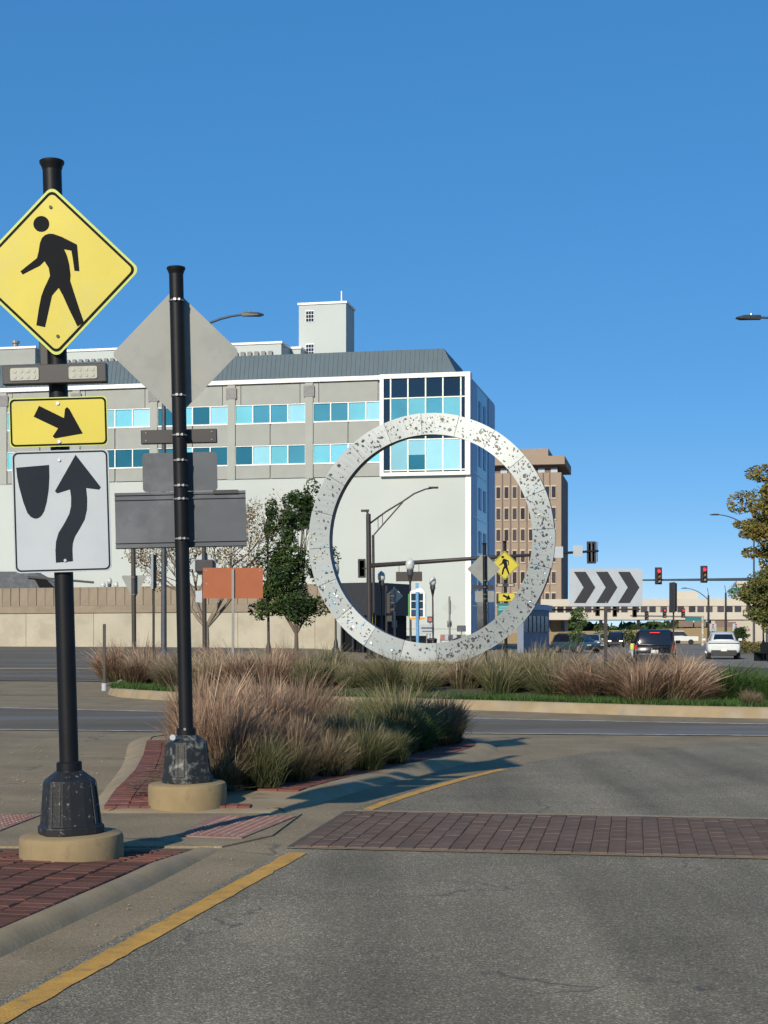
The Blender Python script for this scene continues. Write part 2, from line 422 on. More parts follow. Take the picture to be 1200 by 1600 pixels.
def hn(x,y):                                    # near island height: ramps down to the crossing
    return .062-.047*min(1,max(0,(y-9.3)/1.0))
near_r=resample([(-2.5,2.5),(-2.05,5.0),(-1.64,7.23),(-1.32,8.85),(-1.06,10.4)],.15)
kerb('island_kerb', near_r, .17, .062, hf=hn)
near_back=offset_line(near_r,.165)
nb_=MB(); 
left=[(p[0]-1.75,p[1]) for p in near_back]
n=len(left)
nb_.v=[(x,y,hn(x,y)-.012) for x,y in near_back]+[(x,y,hn(x,y)-.012) for x,y in left]
for i in range(n-1): nb_.face((i,i+1,n+i+1,n+i))
isl=tag(nb_.build('near_splitter_island',M_MORT),kind='structure')
kerb('island_kerb', [(p[0]-.17,p[1]) for p in left][::-1], .17, .125, hf=hn)
# bricks of the near island: courses 0.2 m wide that follow the kerb, bricks 0.1 m deep
def brick_mesh(name,w,l,h,m,bev=.006):
    b=MB(); x=w/2; y=l/2; e=bev
    b.add([(-x,-y,0),(x,-y,0),(x,y,0),(-x,y,0),(-x,-y,h-e),(x,-y,h-e),(x,y,h-e),(-x,y,h-e),(-x+e,-y+e,h),(x-e,-y+e,h),(x-e,y-e,h),(-x+e,y-e,h)],
          [(0,1,5,4),(1,2,6,5),(2,3,7,6),(3,0,4,7),(4,5,9,8),(5,6,10,9),(6,7,11,10),(7,4,8,11),(8,9,10,11)])
    return b.mesh(name,m)
bm1=brick_mesh('brick',.187,.0992,.05,M_BRICK)
kd=Vector((.58,3.17)).normalized(); kn=Vector((-kd.y,kd.x)); ang=math.atan2(kd.y,kd.x)-math.pi/2
p0=Vector((-1.64,7.23))+kn*.172
cnt=0
for c in range(7):
    for r in range(-14,32):
        p=p0+kn*(.1+.2*c)+kd*(.1*r+ (.05 if c%2 else 0)*0)
        if p.y>10.2 or p.y<5.9: continue
        if X(-40,p.y)>p.x+.1: continue
        z=hn(p.x,p.y)
        inst('brick',bm1,isl,(p.x,p.y,z-.05+random.uniform(-.003,.003)),(-.105 if 9.35<p.y<10.35 else 0,random.uniform(-.012,.012),ang+random.uniform(-.006,.006)))
        cnt+=1
# crossing cut through the island, flush with the road
cut=[(-3.7,10.42),(-1.10,10.42),(-.80,11.0),(-.66,12.34),(-3.7,12.34)]
b=MB(); b.slab(ccw(cut),0,.012); tag(b.build('crossing_path',M_CONC),kind='structure')
def tactile(name,poly,label):
    poly=ccw(poly); b=MB(); b.slab(poly,.012,.020); o=tag(b.build(name,M_TACT),kind='structure')
    d=MB(); a=Vector(poly[0])
    xs=[p[0] for p in poly]; ys=[p[1] for p in poly]
    def inside(x,y):
        s=True
        for i in range(len(poly)):
            p=poly[i]; q=poly[(i+1)%len(poly)]
            if (q[0]-p[0])*(y-p[1])-(q[1]-p[1])*(x-p[0])<.02: return False
        return True
    y=min(ys)
    while y<max(ys):
        x=min(xs)+ (y-min(ys))*.2
        while x<max(xs)+.5:
            if inside(x,y): d.lathe([(.016,0),(.010,.007)],6,(x,y,.0195))
            x+=.06
        y+=.06
    tag(d.build('tactile_domes',M_TACT,o,smooth=False),kind='stuff')
tactile('tactile_paving',[(-1.46,10.92),(-1.0,10.80),(-.69,12.1),(-1.36,12.1)],'')
tactile('tactile_paving',[(-3.6,11.0),(-2.82,11.0),(-2.72,12.2),(-3.5,12.2)],'')
# far part of the splitter island with its planting bed
far=[(-2.2,12.36),(-.80,12.36),(-.66,12.5),(-.50,13.2),(-.14,14.4),(.44,15.9),(1.05,17.4),(1.45,18.8),(1.50,19.9),(1.15,20.8),(.2,21.2),(-1.5,21.4),(-2.9,21.4),(-3.45,20.9),(-3.38,20),(-3.0,17.6),(-2.78,15.7),(-2.66,14.5),(-2.5,12.9),(-2.4,12.46)]
far=smooth_pts(far,True,2)
def hfar(x,y): return .02+.058*min(1,max(0,(y-12.6)/.9))
kerb('island_kerb', far, .32, .12, closed=True, hf=hfar, wide=2.2)
fin=offset_loop(far,.315)
b=MB(); b.v=[(x,y,hfar(x,y)-.01) for x,y in fin]+[(-.9-.1,y,hfar(0,y)-.01) for x,y in fin]
n=len(fin)
for i in range(n): b.face((i,(i+1)%n,n+(i+1)%n,n+i))
fisl=tag(b.build('far_splitter_island',M_CURB),kind='structure')
# brick strips on the far island: bands of joined pavers
def brick_band(path, cols, parent, zf):
    b=MB(); path=resample(path,.1)
    for i in range(len(path)-1):
        p=Vector(path[i]); q=Vector(path[i+1]); t=(q-p).normalized(); nrm=Vector((-t.y,t.x))
        for c in range(cols):
            a=p+nrm*(.2*c+.004); e=p+nrm*(.2*c+.196)
            z=zf(p.x,p.y)+.006+random.uniform(-.003,.003)
            t2=t*.095
            b.add([(a.x,a.y,z-.03),(a.x+t2.x,a.y+t2.y,z-.03),(e.x+t2.x,e.y+t2.y,z-.03),(e.x,e.y,z-.03),(a.x,a.y,z),(a.x+t2.x,a.y+t2.y,z),(e.x+t2.x,e.y+t2.y,z),(e.x,e.y,z)],
                  [(4,5,6,7),(0,1,5,4),(1,2,6,5),(2,3,7,6),(3,0,4,7)])
    return tag(b.build('brick_paving',M_BRICK_J,parent),kind='stuff')
rs=[p for p in fin if p[1]>12.75 and p[0]>-.95-.0 and p[1]<20.2 and p[0]>(-.75)]
rs.sort(key=lambda p:p[1])
brick_band(rs,2,fisl,hfar)
ls=[(-2.42,12.75),(-2.5,14.0),(-2.62,15.6),(-2.85,17.6),(-3.18,20.0)]
brick_band([(x+.9,y) for x,y in ls],4,fisl,hfar)
brick_band([(-1.0,12.62),(-2.3,12.62)][::-1],1,fisl,lambda x,y:hfar(x,y)+.012)
bed=[(-1.85,13.45),(-1.45,13.35),(-1.22,14.0),(-.80,15.2),(-.25,16.6),(.30,18.0),(.90,19.4),(.98,20.3),(.3,20.9),(-2.6,21.0),(-2.45,19.6),(-2.1,17.4),(-1.9,15.4)]
b=MB(); b.slab(ccw(bed),0,.035,zf=hfar); tag(b.build('planting_bed',M_SOIL),kind='structure')

# ---------------------------------------------------------------- brick crosswalk over the approach road
ca=R(-9.2); ux=Vector((math.cos(ca),math.sin(ca))); uy=Vector((-ux.y,ux.x)); c0=Vector((-.56,10.42))
def cw(a,bb): p=c0+ux*a+uy*bb; return (p.x,p.y)
b=MB(); b.slab([cw(-.1,-.02),cw(8,-.02),cw(8,2.12),cw(-.1,2.12)],0,.0075)
cwo=tag(b.build('brick_crosswalk',M_MORT),kind='structure')
strip('crosswalk_header',[cw(-.02,2.13),cw(8,2.13)],.11,.012,M_CURB,cwo)
strip('crosswalk_header',[cw(-.1,-.06),cw(8,-.06)],.05,.011,M_CONC,cwo)
full=brick_mesh('crosswalk_brick',.1145,.2265,.016,M_BRICK_W,.005); half=brick_mesh('crosswalk_half_brick',.1145,.112,.016,M_BRICK_W,.005)
rest=MB(); made=0
for c in range(68):
    rows=[]
    if c%2==0: rows=[(.115+.229*k,full) for k in range(9)]
    else: rows=[(.058,half)]+[(.229+.229*k,full) for k in range(8)]+[(2.003,half)]
    for v,me in rows:
        sink=random.choice([0,0,0,-.001,-.003,.001])
        p=cw(.01+.117*c,v)
        if made<300 and c<36:
            inst('brick',me,cwo,(p[0],p[1],.001+sink),(random.uniform(-.01,.01),random.uniform(-.01,.01),ca+random.uniform(-.01,.01))); made+=1
        else:
            l=.111 if me is full else .054; q=[cw(.01+.117*c+dx,v+dy) for dx,dy in ((-.055,-l),(.055,-l),(.055,l),(-.055,l))]
            rest.slab(q,.001,.016+sink)
tag(rest.build('brick_rest',M_BRICK_W,cwo),kind='stuff')

# ---------------------------------------------------------------- central island of the roundabout
ci=[(-6.9,39),(-6.75,37.2),(-6.2,35.5),(-5.46,34.4),(-4,32.7),(-1.5,31.2),(1.5,29.5),(3.3,28.2),(5.1,26.95),(7,26.2),(9.5,26.3),(13,28),(16,31.5),(18.5,37),(19,45),(16.5,55),(11,63),(4,66),(-3,63),(-7.5,55),(-8,47),(-7.4,42)]
ci=smooth_pts(ci,True,2)
kerb('round_island_kerb', ci, .22, .19, closed=True)
cin=offset_loop(ci,.215)
def mound(x,y):
    d=math.hypot((x-3.5)/13,(y-47)/20); return .17+.34*max(0,1-d*d)
b=MB(); rings=[(1,),(.9,),(.75,),(.5,),(.25,)]
n=len(cin); cc=(5.0,46.0)
for (s_,) in rings:
    for x,y in cin:
        xx=cc[0]+(x-cc[0])*s_; yy=cc[1]+(y-cc[1])*s_; b.v.append((xx,yy,mound(xx,yy) if s_<1 else .175))
for k in range(len(rings)-1):
    for i in range(n): j=(i+1)%n; b.face((k*n+i,k*n+j,(k+1)*n+j,(k+1)*n+i))
b.face([4*n+i for i in range(n)])
tag(b.build('round_island_bed',M_SOIL,smooth=True),kind='structure')

# ---------------------------------------------------------------- traffic sign symbols (outlines in sign-plane metres)
def conv(pts, cx, cy, ppm, rot):
    c=math.cos(R(rot)); s=math.sin(R(rot)); out=[]
    for x,y in pts:
        u=(x-cx)/ppm; v=-(y-cy)/ppm; out.append((u*c-v*s,u*s+v*c))
    return ccw(out)
PED=conv([(222,408),(240,402),(262,404),(300,420),(340,443),(366,458),(369,464),(371,520),(373,583),(350,580),(346,530),(341,486),(308,478),(320,510),(328,550),(331,600),(328,625),(345,690),(365,765),(381,820),(350,838),(315,755),(290,690),(273,655),(252,676),(240,690),(222,755),(200,833),(160,822),(176,745),(190,690),(205,655),(224,620),(236,597),(232,560),(214,528),(192,548),(150,566),(110,584),(100,569),(140,540),(180,512),(190,480),(197,445),(208,420)],256,579,738,1.5)
PED_HEAD=conv([(209+37*math.cos(t*math.pi/10),355+37*math.sin(t*math.pi/10)) for t in range(20)],256,579,738,1.5)
ARROW=conv([(193,203),(305,266),(312,224),(322,216),(332,226),(388,342),(258,358),(248,348),(275,312),(165,252)],278,282,738,1.5)
KEEP_ISL=conv([(92,487),(245,483),(243,540),(236,600),(224,655),(210,696),(196,716),(184,725),(172,728),(160,726),(146,718),(132,700),(116,650),(100,575),(94,530)],290,700,738,1.7)
KEEP_ARR=conv([(370,443),(478,600),(470,611),(410,600),(412,650),(408,700),(395,745),(370,785),(345,822),(334,850),(330,880),(329,935),(250,937),(251,880),(256,840),(270,800),(300,757),(325,715),(335,680),(338,640),(335,602),(275,617),(265,606)],290,700,738,1.7)

def two_sided(poly, y0, y1, front, back, name, parent, flip=False):
    """thin plate: the printed face looks to -y (or +y when flip)"""
    b=MB(); b.backm=1; b.plate(poly,y0,y1)
    return b.build(name,[back,front] if flip else [front,back],parent)
def warn_diamond(p, cx, cz, y, flip=False, half=.539, ped=True):
    t=.004
    s=two_sided(rdia(half,.045,cx,cz),y,y+t,M_LIME,M_ALU,'pedestrian_sign',p,flip)
    if flip:
        b=MB(); b.plate(rdia(half*.93,.04,cx,cz),y+t,y+t+.0015); b.build('yellow_field',M_YEL,s)
        return s
    e=y-.0012
    b=MB(); b.plate(rdia(half-.030,.036,cx,cz),e,y-.0001); b.build('yellow_field',M_YEL,s)
    b=MB(); b.ring(rdia(half-.022,.040,cx,cz),rdia(half-.044,.030,cx,cz),e-.0015,e); b.build('black_border',M_SYM,s)
    b=MB(); b.plate([(x+cx,z+cz) for x,z in PED],e-.0015,e); b.plate([(x+cx,z+cz) for x,z in PED_HEAD],e-.0015,e); b.build('walking_figure',M_SYM,s)
    return s
def arrow_plaque(p, cx, cz, y):
    s=two_sided(rrect(.618,.310,.03,cx,cz),y,y+.004,M_LIME,M_ALU,'arrow_sign',p)
    e=y-.0012
    b=MB(); b.plate(rrect(.602,.294,.028,cx,cz),e,y-.0001); b.build('yellow_field',M_YEL,s)
    b=MB(); b.ring(rrect(.604,.296,.028,cx,cz),rrect(.582,.274,.022,cx,cz),e-.0015,e); b.build('black_border',M_SYM,s)
    b=MB(); b.plate([(x+cx,z+cz) for x,z in ARROW],e-.0015,e); b.build('arrow',M_SYM,s)
    return s
def bolt(p, x, z, y, r=.010, m=None):
    b=MB(); b.tube([(x,y,z),(x,y-.007,z)],r,6); b.build('bolt',m or M_STEEL,p)
def clamp(p, z, r, y=0):
    b=MB(); b.lathe([(r+.006,-.006),(r+.006,.006)],14,(0,0,z)); b.build('clamp_band',M_GALV,p)
    b=MB(); b.cbox((-.006,-r-.012,z),(.022,.016,.02)); b.cbox((.03,-r-.004,z),(.014,.02,.018)); b.build('clamp_bolt',M_STEEL,p)
def sq8(t):                                       # square with chamfered corners
    a=abs(math.cos(t)); c=abs(math.sin(t)); return min(1/max(a,c), 1.32/(a+c))
def ped_post(p, height, r=.0595, cast=M_CAST, rot=-18, footing=True):
    if footing:
        b=MB(); b.lathe([(.322,-.12),(.326,.0),(.325,.08),(.318,.104),(.30,.115)],40); b.build('footing',M_FOOT,p,autosmooth=40)
    rz=R(rot); z0=.115
    b=MB()
    b.lathe([(.205,z0),(.207,z0+.05),(.192,z0+.058),(.165,z0+.325),(.158,z0+.338),(.083,z0+.395)],24,sq=sq8,rot=rz)
    ped=b.build('pedestal',cast,p,bevel=.006)
    for k in range(4):
        t=rz+k*math.pi/2; u=Vector((math.cos(t),math.sin(t),0)); v=Vector((-u.y,u.x,0)); bb=MB()
        for s_ in (-1,1):
            a=u*.193+v*(.028*s_)+Vector((0,0,z0+.065)); e=u*.166+v*(.028*s_)+Vector((0,0,z0+.32))
            bb.bar(a,e,.007,.012)
        bb.build('rib',cast,ped)
    b=MB(); b.lathe([(.080,z0+.385),(.080,z0+.445),(.072,z0+.452)],20); b.build('collar',M_BLACK,p,autosmooth=40)
    b=MB(); b.lathe([(r,z0+.44),(r,height-.06)],24); b.build('pole',M_BLACK,p,autosmooth=50)
    b=MB(); b.lathe([(r-.002,height-.065),(r+.004,height-.05),(r+.008,height-.035),(r+.018,height-.018),(r+.019,height-.004),(r+.012,height)],24); b.build('cap',M_BLACK,p,autosmooth=50)

# nearest post: crosswalk warning, beacon, arrow and keep-right signs
D1=9.72
P1=thing('crosswalk_sign_post','black post nearest the camera with yellow pedestrian diamond, arrow and white keep right sign','sign post',(X(112,D1),D1,.078),lean=-1.65)
ped_post(P1,4.37)
s=warn_diamond(P1,.014,3.645,-.092); bolt(s,.004,3.645+.405,-.094,.011,M_POST); bolt(s,.026,3.645-.405,-.094,.011,M_POST)
b=MB(); b.box(-.320,.330,-.135,-.066,2.94,3.06); bar=b.build('beacon_bar',M_DGREY,P1,bevel=.006)
for x in (-.18,.185):
    b=MB(); b.plate(rrect(.178,.078,.012,x,3.001),-.141,-.134); l=b.build('beacon_lamp',M_LED,bar)
    b=MB()
    for i in range(4):
        for j in range(2):
            b.tube([(x-.06+.04*i,-.141,2.983+.036*j),(x-.06+.04*i,-.144,2.983+.036*j)],.011,8)
    b.build('lamp_diode',M_LED,l)
b=MB(); b.box(-.105,-.045,-.05,.05,3.02,3.30); b.build('control_box',M_DGREY,P1,bevel=.01)
s=arrow_plaque(P1,.012,2.705,-.085); bolt(s,.012,2.705+.115,-.088,.011); bolt(s,.015,2.705-.125,-.088,.011)
s=two_sided(rrect(.61,.765,.035,.015,2.145),-.082,-.078,M_WHITE,M_ALU,'keep_right_sign',P1)
b=MB(); b.ring(rrect(.594,.749,.033,.015,2.145),rrect(.574,.729,.026,.015,2.145),-.0835,-.082); b.build('dark_border',M_NAVY,s)
b=MB(); b.plate([(x+.015,z+2.145) for x,z in KEEP_ISL],-.0835,-.082); b.build('island_symbol',M_NAVY,s)
b=MB(); b.plate([(x+.015,z+2.145) for x,z in KEEP_ARR],-.0835,-.082); b.build('curved_arrow',M_NAVY,s)
bolt(s,.01,2.145+.32,-.084,.010); bolt(s,.03,2.145-.31,-.084,.010)
for z in (2.0,2.35,2.6,2.8,3.4,3.9):
    b=MB(); b.cbox((0,-.064,z),(.05,.03,.03)); b.build('bracket',M_BLACK,P1)

# second post: the backs of the same signs
D2=12.78
P2=thing('crosswalk_sign_post','black post with grey sign backs, between the nearest post and the grass bed','sign post',(X(293,D2),D2,.105),lean=-1.25)
ped_post(P2,4.40,cast=M_CAST2,rot=-8)
warn_diamond(P2,-.03,3.70,.080,True)
b=MB(); b.box(-.335,.30,.068,.13,2.945,3.06); o=b.build('beacon_bar',M_DGREY,P2,bevel=.005)
for x in (-.29,.26):
    for z in (2.97,3.035): bolt(o,x,z,.068,.006,M_GALV)
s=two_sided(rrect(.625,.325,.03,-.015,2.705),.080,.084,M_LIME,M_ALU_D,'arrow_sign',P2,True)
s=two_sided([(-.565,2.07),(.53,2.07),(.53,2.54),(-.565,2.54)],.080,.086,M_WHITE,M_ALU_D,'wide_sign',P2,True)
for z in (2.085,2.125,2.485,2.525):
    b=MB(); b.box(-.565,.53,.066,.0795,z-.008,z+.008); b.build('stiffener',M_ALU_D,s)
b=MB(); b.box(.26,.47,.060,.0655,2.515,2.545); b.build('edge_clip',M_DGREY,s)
for z in (4.12,3.33,3.0,2.79,2.58,2.47,2.14): clamp(P2,z,.0595)
b=MB(); b.tube([(-.09,-.165,.50),(-.09,-.170,.50)],.024,14); b.build('sticker',M_WHITE,P2)
b=MB(); b.tube([(.0,-.079,.56),(.0,-.086,.56)],.012,8); b.build('set_screw',M_STEEL,P2)

# far crosswalk pair seen through the ring
Df=56.0
P3=thing('crosswalk_sign_post','small far post with yellow pedestrian diamond seen through the ring','sign post',(X(791,Df),Df,0),lean=-.6)
ped_post(P3,4.85)
for o in (warn_diamond(P3,-.02,3.96,-.09),): pass
b=MB(); b.box(-.33,.33,-.10,-.02,3.18,3.30); bb=b.build('beacon_bar',M_DGREY,P3)
for x in (-.2,.2):
    b=MB(); b.box(x-.09,x+.09,-.105,-.1,3.20,3.28); b.build('beacon_lamp',M_LED,bb)
arrow_plaque(P3,.04,2.80,-.085)
M_GREEN=mat('sign_green',(.012,.16,.15),.5,var=.1); M_GREEN2=mat('sign_teal_print',(.16,.36,.38),.5,var=.1)
s=two_sided(rrect(.66,.56,.03,.02,2.30),-.085,-.08,M_GREEN,M_ALU,'green_sign',P3)
for z,w in ((2.45,.5),(2.36,.56),(2.16,.42)):
    b=MB(); b.box(.0-w/2,.0+w/2,-.088,-.0852,z-.035,z+.03); b.build('print_band',M_GREEN2,s)
P4=thing('crosswalk_sign_post','far dark post with pale diamond sign back, left of the small yellow diamond','sign post',(X(759,50),50,0),lean=-.6)
ped_post(P4,4.42)
warn_diamond(P4,-.02,3.58,.08,True)
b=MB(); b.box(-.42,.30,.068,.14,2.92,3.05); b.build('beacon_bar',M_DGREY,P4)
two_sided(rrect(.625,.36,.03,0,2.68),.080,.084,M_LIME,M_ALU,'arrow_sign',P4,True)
for z in (4.0,3.2,2.98,2.75,2.6): clamp(P4,z,.0595)

# chevron board on the round island
M_CHEV=mat('chevron_dark',(.020,.022,.026),.5,var=.1)
Dc=30.0
t=thing('chevron_sign','white board with three dark chevrons pointing right on a thin post','sign',(X(946,Dc),Dc,.17),lean=0)
h=Z(918,Dc)-.17; w=1.43; hh=.735
s=two_sided(rrect(w,hh,.04,0,h),-.06,-.055,M_WHITE,M_ALU,'board',t)
for k in range(3):
    x0=-.625+.43*k; hz=.305
    b=MB(); b.plate(ccw([(x0,h+hz),(x0+.23,h+hz),(x0+.42,h),(x0+.23,h-hz),(x0,h-hz),(x0+.19,h)]),-.063,-.060); b.build('chevron',M_CHEV,s)
for z in (.31,-.29): bolt(s,0,h+z,-.063,.014)
b=MB(); b.box(-.03,.03,-.05,-.005,-.1,h+.30); b.build('post',M_POST,t)
# orange panel board, seen from behind its post
Do=36.0
t=thing('orange_sign','plain rusty orange rectangular board on a thin grey post in the grass','sign',(X(364,Do),Do,.2))
h=Z(911,Do)-.2
b=MB(); b.plate([(-.71,h-.36),(.70,h-.36),(.70,h+.36),(-.71,h+.36)],.03,.036); s=b.build('board',M_ORANGE,t)
for x,z in ((-.63,.3),(.63,.3),(-.62,-.02)): bolt(s,x,h+z,.029,.012)
b=MB(); b.box(-.028,.028,-.02,.028,-.2,h+.33); b.build('post',M_GALV,t)
# back of a triangular yield sign
Dy=50.0
t=thing('yield_sign','dark post with grey downward triangle sign back left of the second post','sign',(X(210,Dy),Dy,0),lean=-.5)
b=MB(); b.tube([(0,0,-.1),(0,0,4.7)],.075,14); b.build('post',M_POST,t)
zt=Z(899,Dy)
b=MB(); b.plate(rpoly([(0,zt-.80),(.43,zt),(-.43,zt)],.05),.085,.09); b.build('triangle',M_ALU,t)
for z in (zt-.06,zt-.62): clamp(t,z,.075)
# sign turned edge-on
t=thing('edge_on_sign','narrow dark sign turned nearly edge-on on a thin post above reddish grass','sign',(X(240,40),40,.17),rotz=R(-76))
h=Z(893,40)-.17
s=two_sided(rrect(.61,.92,.03,0,h),-.04,-.03,M_WHITE,M_DGREY,'board',t)
b=MB(); b.box(-.28,.28,-.029,.05,h-.43,h+.43); b.build('channel_back',M_BLACK,s)
b=MB(); b.box(-.03,.03,-.03,.03,-.2,h); b.build('post',M_POST,t)
# dark post with a white diamond back behind the second post
t=thing('diamond_sign','dark post with white diamond sign back and small box, left of the orange board','sign',(X(320,56),56,.1),lean=-.4)
b=MB(); b.tube([(0,0,-.1),(0,0,5.0)],.08,14); b.build('post',M_POST,t)
zc=Z(884,56)-.1
b=MB(); b.plate(rdia(.55,.04,0,zc),.09,.095); b.build('diamond',M_WHITE,t)
b=MB(); b.box(-.32,.36,-.12,.08,zc-.24,zc+.22); b.build('signal_box',M_DGREY,t,bevel=.05)
b=MB(); b.plate(rrect(.26,.42,.03,-.2,Z(932,56)-.1),.09,.095); b.build('small_plate',M_WHITE,t)
# low marker post
t=thing('marker_post','short thin brown marker post with white foot at the island tip','post',(X(163,39.5),39.5,.0))
b=MB(); b.box(-.035,.035,-.03,.03,0.06,Z(975,39.5)); b.build('stake',M_POST,t)
b=MB(); b.lathe([(.07,0),(.07,.17),(.05,.19)],10); b.build('white_foot',M_WHITE,t)
# tall back-to-back panel sign over the black SUV
t=thing('panel_sign','tall narrow dark sign panel seen nearly edge-on, in front of the black SUV','sign',(X(1053,33),33,.17),rotz=R(-84))
z0=Z(957,33)-.17; z1=Z(910,33)-.17
b=MB(); b.box(-.18,.18,-.05,-.02,z0,z1); s=b.build('board',M_DGREY,t)
b=MB(); b.box(-.16,.16,.0,.02,z0+.02,z1-.02); b.build('rear_board',M_SYM,s)
b=MB(); b.box(-.03,.03,-.02,.0,-.2,z1-.1); b.build('post',M_POST,t)

# ---------------------------------------------------------------- ring sculpture
DR=50.0
rc=(X(673,DR),DR+.2,Z(842,DR)); RO=4.10; RI=3.40; DEP=.42
M_RING=mat('brushed_ring_metal',(.215,.242,.252),.46,metal=.4,var=.05,scale=1.2,spec=.5,bump=.02,bscale=30)
M_RIM=mat('shaded_ring_rim',(.11,.10,.105),.5,metal=.2,var=.15)  # darkened colour: shade of the side turned away from the sun
M_SHARD=mat('shard_opening',(.030,.031,.036),.4,var=.5,scale=9,island=.6)
M_GLINT=mat('shard_dichroic',(.62,.55,.28),.22,metal=.85,var=.3,scale=5,island=.45,second=(.30,.55,.78),second_scale=2.0,second_lo=.48,second_hi=.52)
ring=thing('ring_sculpture','huge pale metal ring sculpture pierced with shards, standing on the island','sculpture',(rc[0],rc[1],0),rotz=R(-15))
def ringp(th, r, y):
    # the face is gently twisted: it leans back more on the upper right
    tilt=R(1.0+5.5*math.cos(th-R(28)))
    dr=r-(RO+RI)/2; 
    rr=(RO+RI)/2+dr*math.cos(tilt)-y*math.sin(tilt)*.0
    yy=y+dr*math.sin(tilt)*(1 if math.sin(th)+math.cos(th)>-3 else 1)
    return Vector((rr*math.cos(th),yy,rc[2]+rr*math.sin(th)))
NP=20
for k in range(NP):                               # face panels, each a piece of its own
    a0=2*math.pi*k/NP+R(4); a1=2*math.pi*(k+1)/NP+R(4)-.004
    jit=random.uniform(-.025,.025); jr=random.uniform(-.015,.02)
    b=MB(); seg=6
    for y0 in (-DEP/2,-DEP/2+.03):
        for i in range(seg+1):
            th=a0+(a1-a0)*i/seg
            p=ringp(th,RO+jr,y0-jit*.5); q=ringp(th,RI,y0+jit*.5); b.v+= [tuple(p),tuple(q)]
    m_=2*(seg+1)
    for i in range(seg):
        o=2*i; b.face((o+1,o,o+2,o+3)); b.face((m_+o,m_+o+1,m_+o+3,m_+o+2)); b.face((o,m_+o,m_+o+2,o+2)); b.face((o+1,o+3,m_+o+3,m_+o+1))
    b.face((0,1,m_+1,m_)); b.face((2*seg+1,2*seg,m_+2*seg,m_+2*seg+1))
    b.build('face_panel',M_RING,ring)
b=MB(); n=120
for i in range(n):
    th=2*math.pi*i/n
    for r,y in ((RO-.03,-DEP/2+.035),(RO-.03,DEP/2),(RI+.012,DEP/2),(RI+.012,-DEP/2+.035)):
        b.v.append(tuple(ringp(th,r,y)))
for i in range(n):
    j=(i+1)%n
    for k in range(4): b.face((4*i+k,4*j+k,4*j+(k+1)%4,4*i+(k+1)%4))
b.build('inner_rim',M_RIM,ring)
dens=[(95,1.0,38),(60,1.0,34),(30,1.0,40),(5,.9,36),(-25,.9,38),(-55,.8,34),(125,.75,20),(150,.5,10),(180,.9,18),(205,.9,22),(228,.8,20),(258,.7,12),(285,.6,22)]
sh=MB(); gl=MB()
rg=random.Random(5)
def shard(th,rr,size):
    k=rg.choice([3,3,4,4,5]); a=rg.uniform(0,6.28); st=rg.uniform(.35,.8); out=[]
    for i in range(k):
        t=2*math.pi*i/k+rg.uniform(-.5,.5); u=size*math.cos(t)*rg.uniform(.6,1.2); v=size*st*math.sin(t)*rg.uniform(.6,1.2)
        out.append((u*math.cos(a)-v*math.sin(a),u*math.sin(a)+v*math.cos(a)))
    return [ringp(th+du/rr,rr+dv,-DEP/2) for du,dv in out]
for ang_,spread,count in dens:
    for i in range(int(count*2.6)):
        th=R(ang_+rg.gauss(0,9.5)); rr=rg.uniform(RI+.06,RO-.06)
        pts=shard(th,rr,rg.choice([.018,.024,.03,.04,.05,.07]))
        low=math.cos(th)<-.3 and math.sin(th)<.05
        tgt=gl if (rg.random()<(.6 if low else .10)) else sh
        o=len(tgt.v); n=len(pts); tw=rg.uniform(-.02,.02) if tgt is gl else 0
        for q,p in enumerate(pts): tgt.v.append((p.x,p.y-.034-.004*(tgt is gl)+(tw if q==0 else 0)*.3,p.z))
        tgt.face(range(o,o+n))
tag(sh.build('shard_opening',M_SHARD,ring),kind='stuff'); tag(gl.build('shard_inlay',M_GLINT,ring),kind='stuff')
b=MB(); b.box(-.9,.9,-.3,.5,.1,rc[2]-RO+.12); b.build('ring_foot',M_CURB,ring,bevel=.02)

# ---------------------------------------------------------------- main white office building
M_WALL=mat('white_render_wall',(.425,.468,.455),.85,var=.05,scale=.12,spec=.2,bump=.05,bscale=6)
M_PANEL=mat('concrete_panel',(.30,.315,.297),.85,var=.05,scale=.8,spec=.2,bump=.1,bscale=10)
M_PIL=mat('pilaster_concrete',(.325,.342,.32),.85,var=.04,scale=.8,spec=.2)
M_TRIM=mat('bright_white_trim',(.74,.74,.72),.6,var=.02,scale=1)
M_ROOF=mat('blue_metal_roof',(.050,.085,.110),.6,metal=.1,var=.06,scale=1.0)
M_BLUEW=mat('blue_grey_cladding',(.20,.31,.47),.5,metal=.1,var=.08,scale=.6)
M_BLUED=mat('dark_blue_glass_recess',(.035,.060,.105),.2,var=.2,scale=.8,spec=.6)
def glass(name,tint,rough=.06,metal=.85,var=.10): return mat(name,tint,rough,metal=metal,var=var,scale=.35,spec=.6,objrand=.16,bump=.5,bscale=.45)
GL=[glass('window_glass_pale',(.42,.95,.82),metal=.7),glass('window_glass_teal',(.17,.50,.50),metal=.7),glass('window_glass_deep',(.10,.33,.31)),glass('window_glass_bright',(.62,1.0,.88),metal=.65)]
M_GDARK=glass('window_glass_dark',(.020,.045,.075),.08,.5)
M_MULL=mat('pale_mullion',(.66,.72,.62),.5,var=.05)
M_LOUV=mat('grey_louvre',(.20,.20,.20),.7,var=.15,scale=6)
C0=Vector((7.7,137.0)); FA=R(-11.53); dR=Vector((math.cos(FA),math.sin(FA))); dN=Vector((-dR.y,dR.x))
def fx(px):
    r=Vector(((px-600)/FPX,1)); t=C0.dot(dN)/r.dot(dN); p=r*t-C0; return p.dot(dR),t
def fxz(px,py):
    x,t=fx(px); return x,CAMH-t*(py-HOR)/FPX
bl=thing('office_building','long white office building with blue metal roof and cyan glazed corner','building',(C0.x,C0.y,0),rotz=FA)
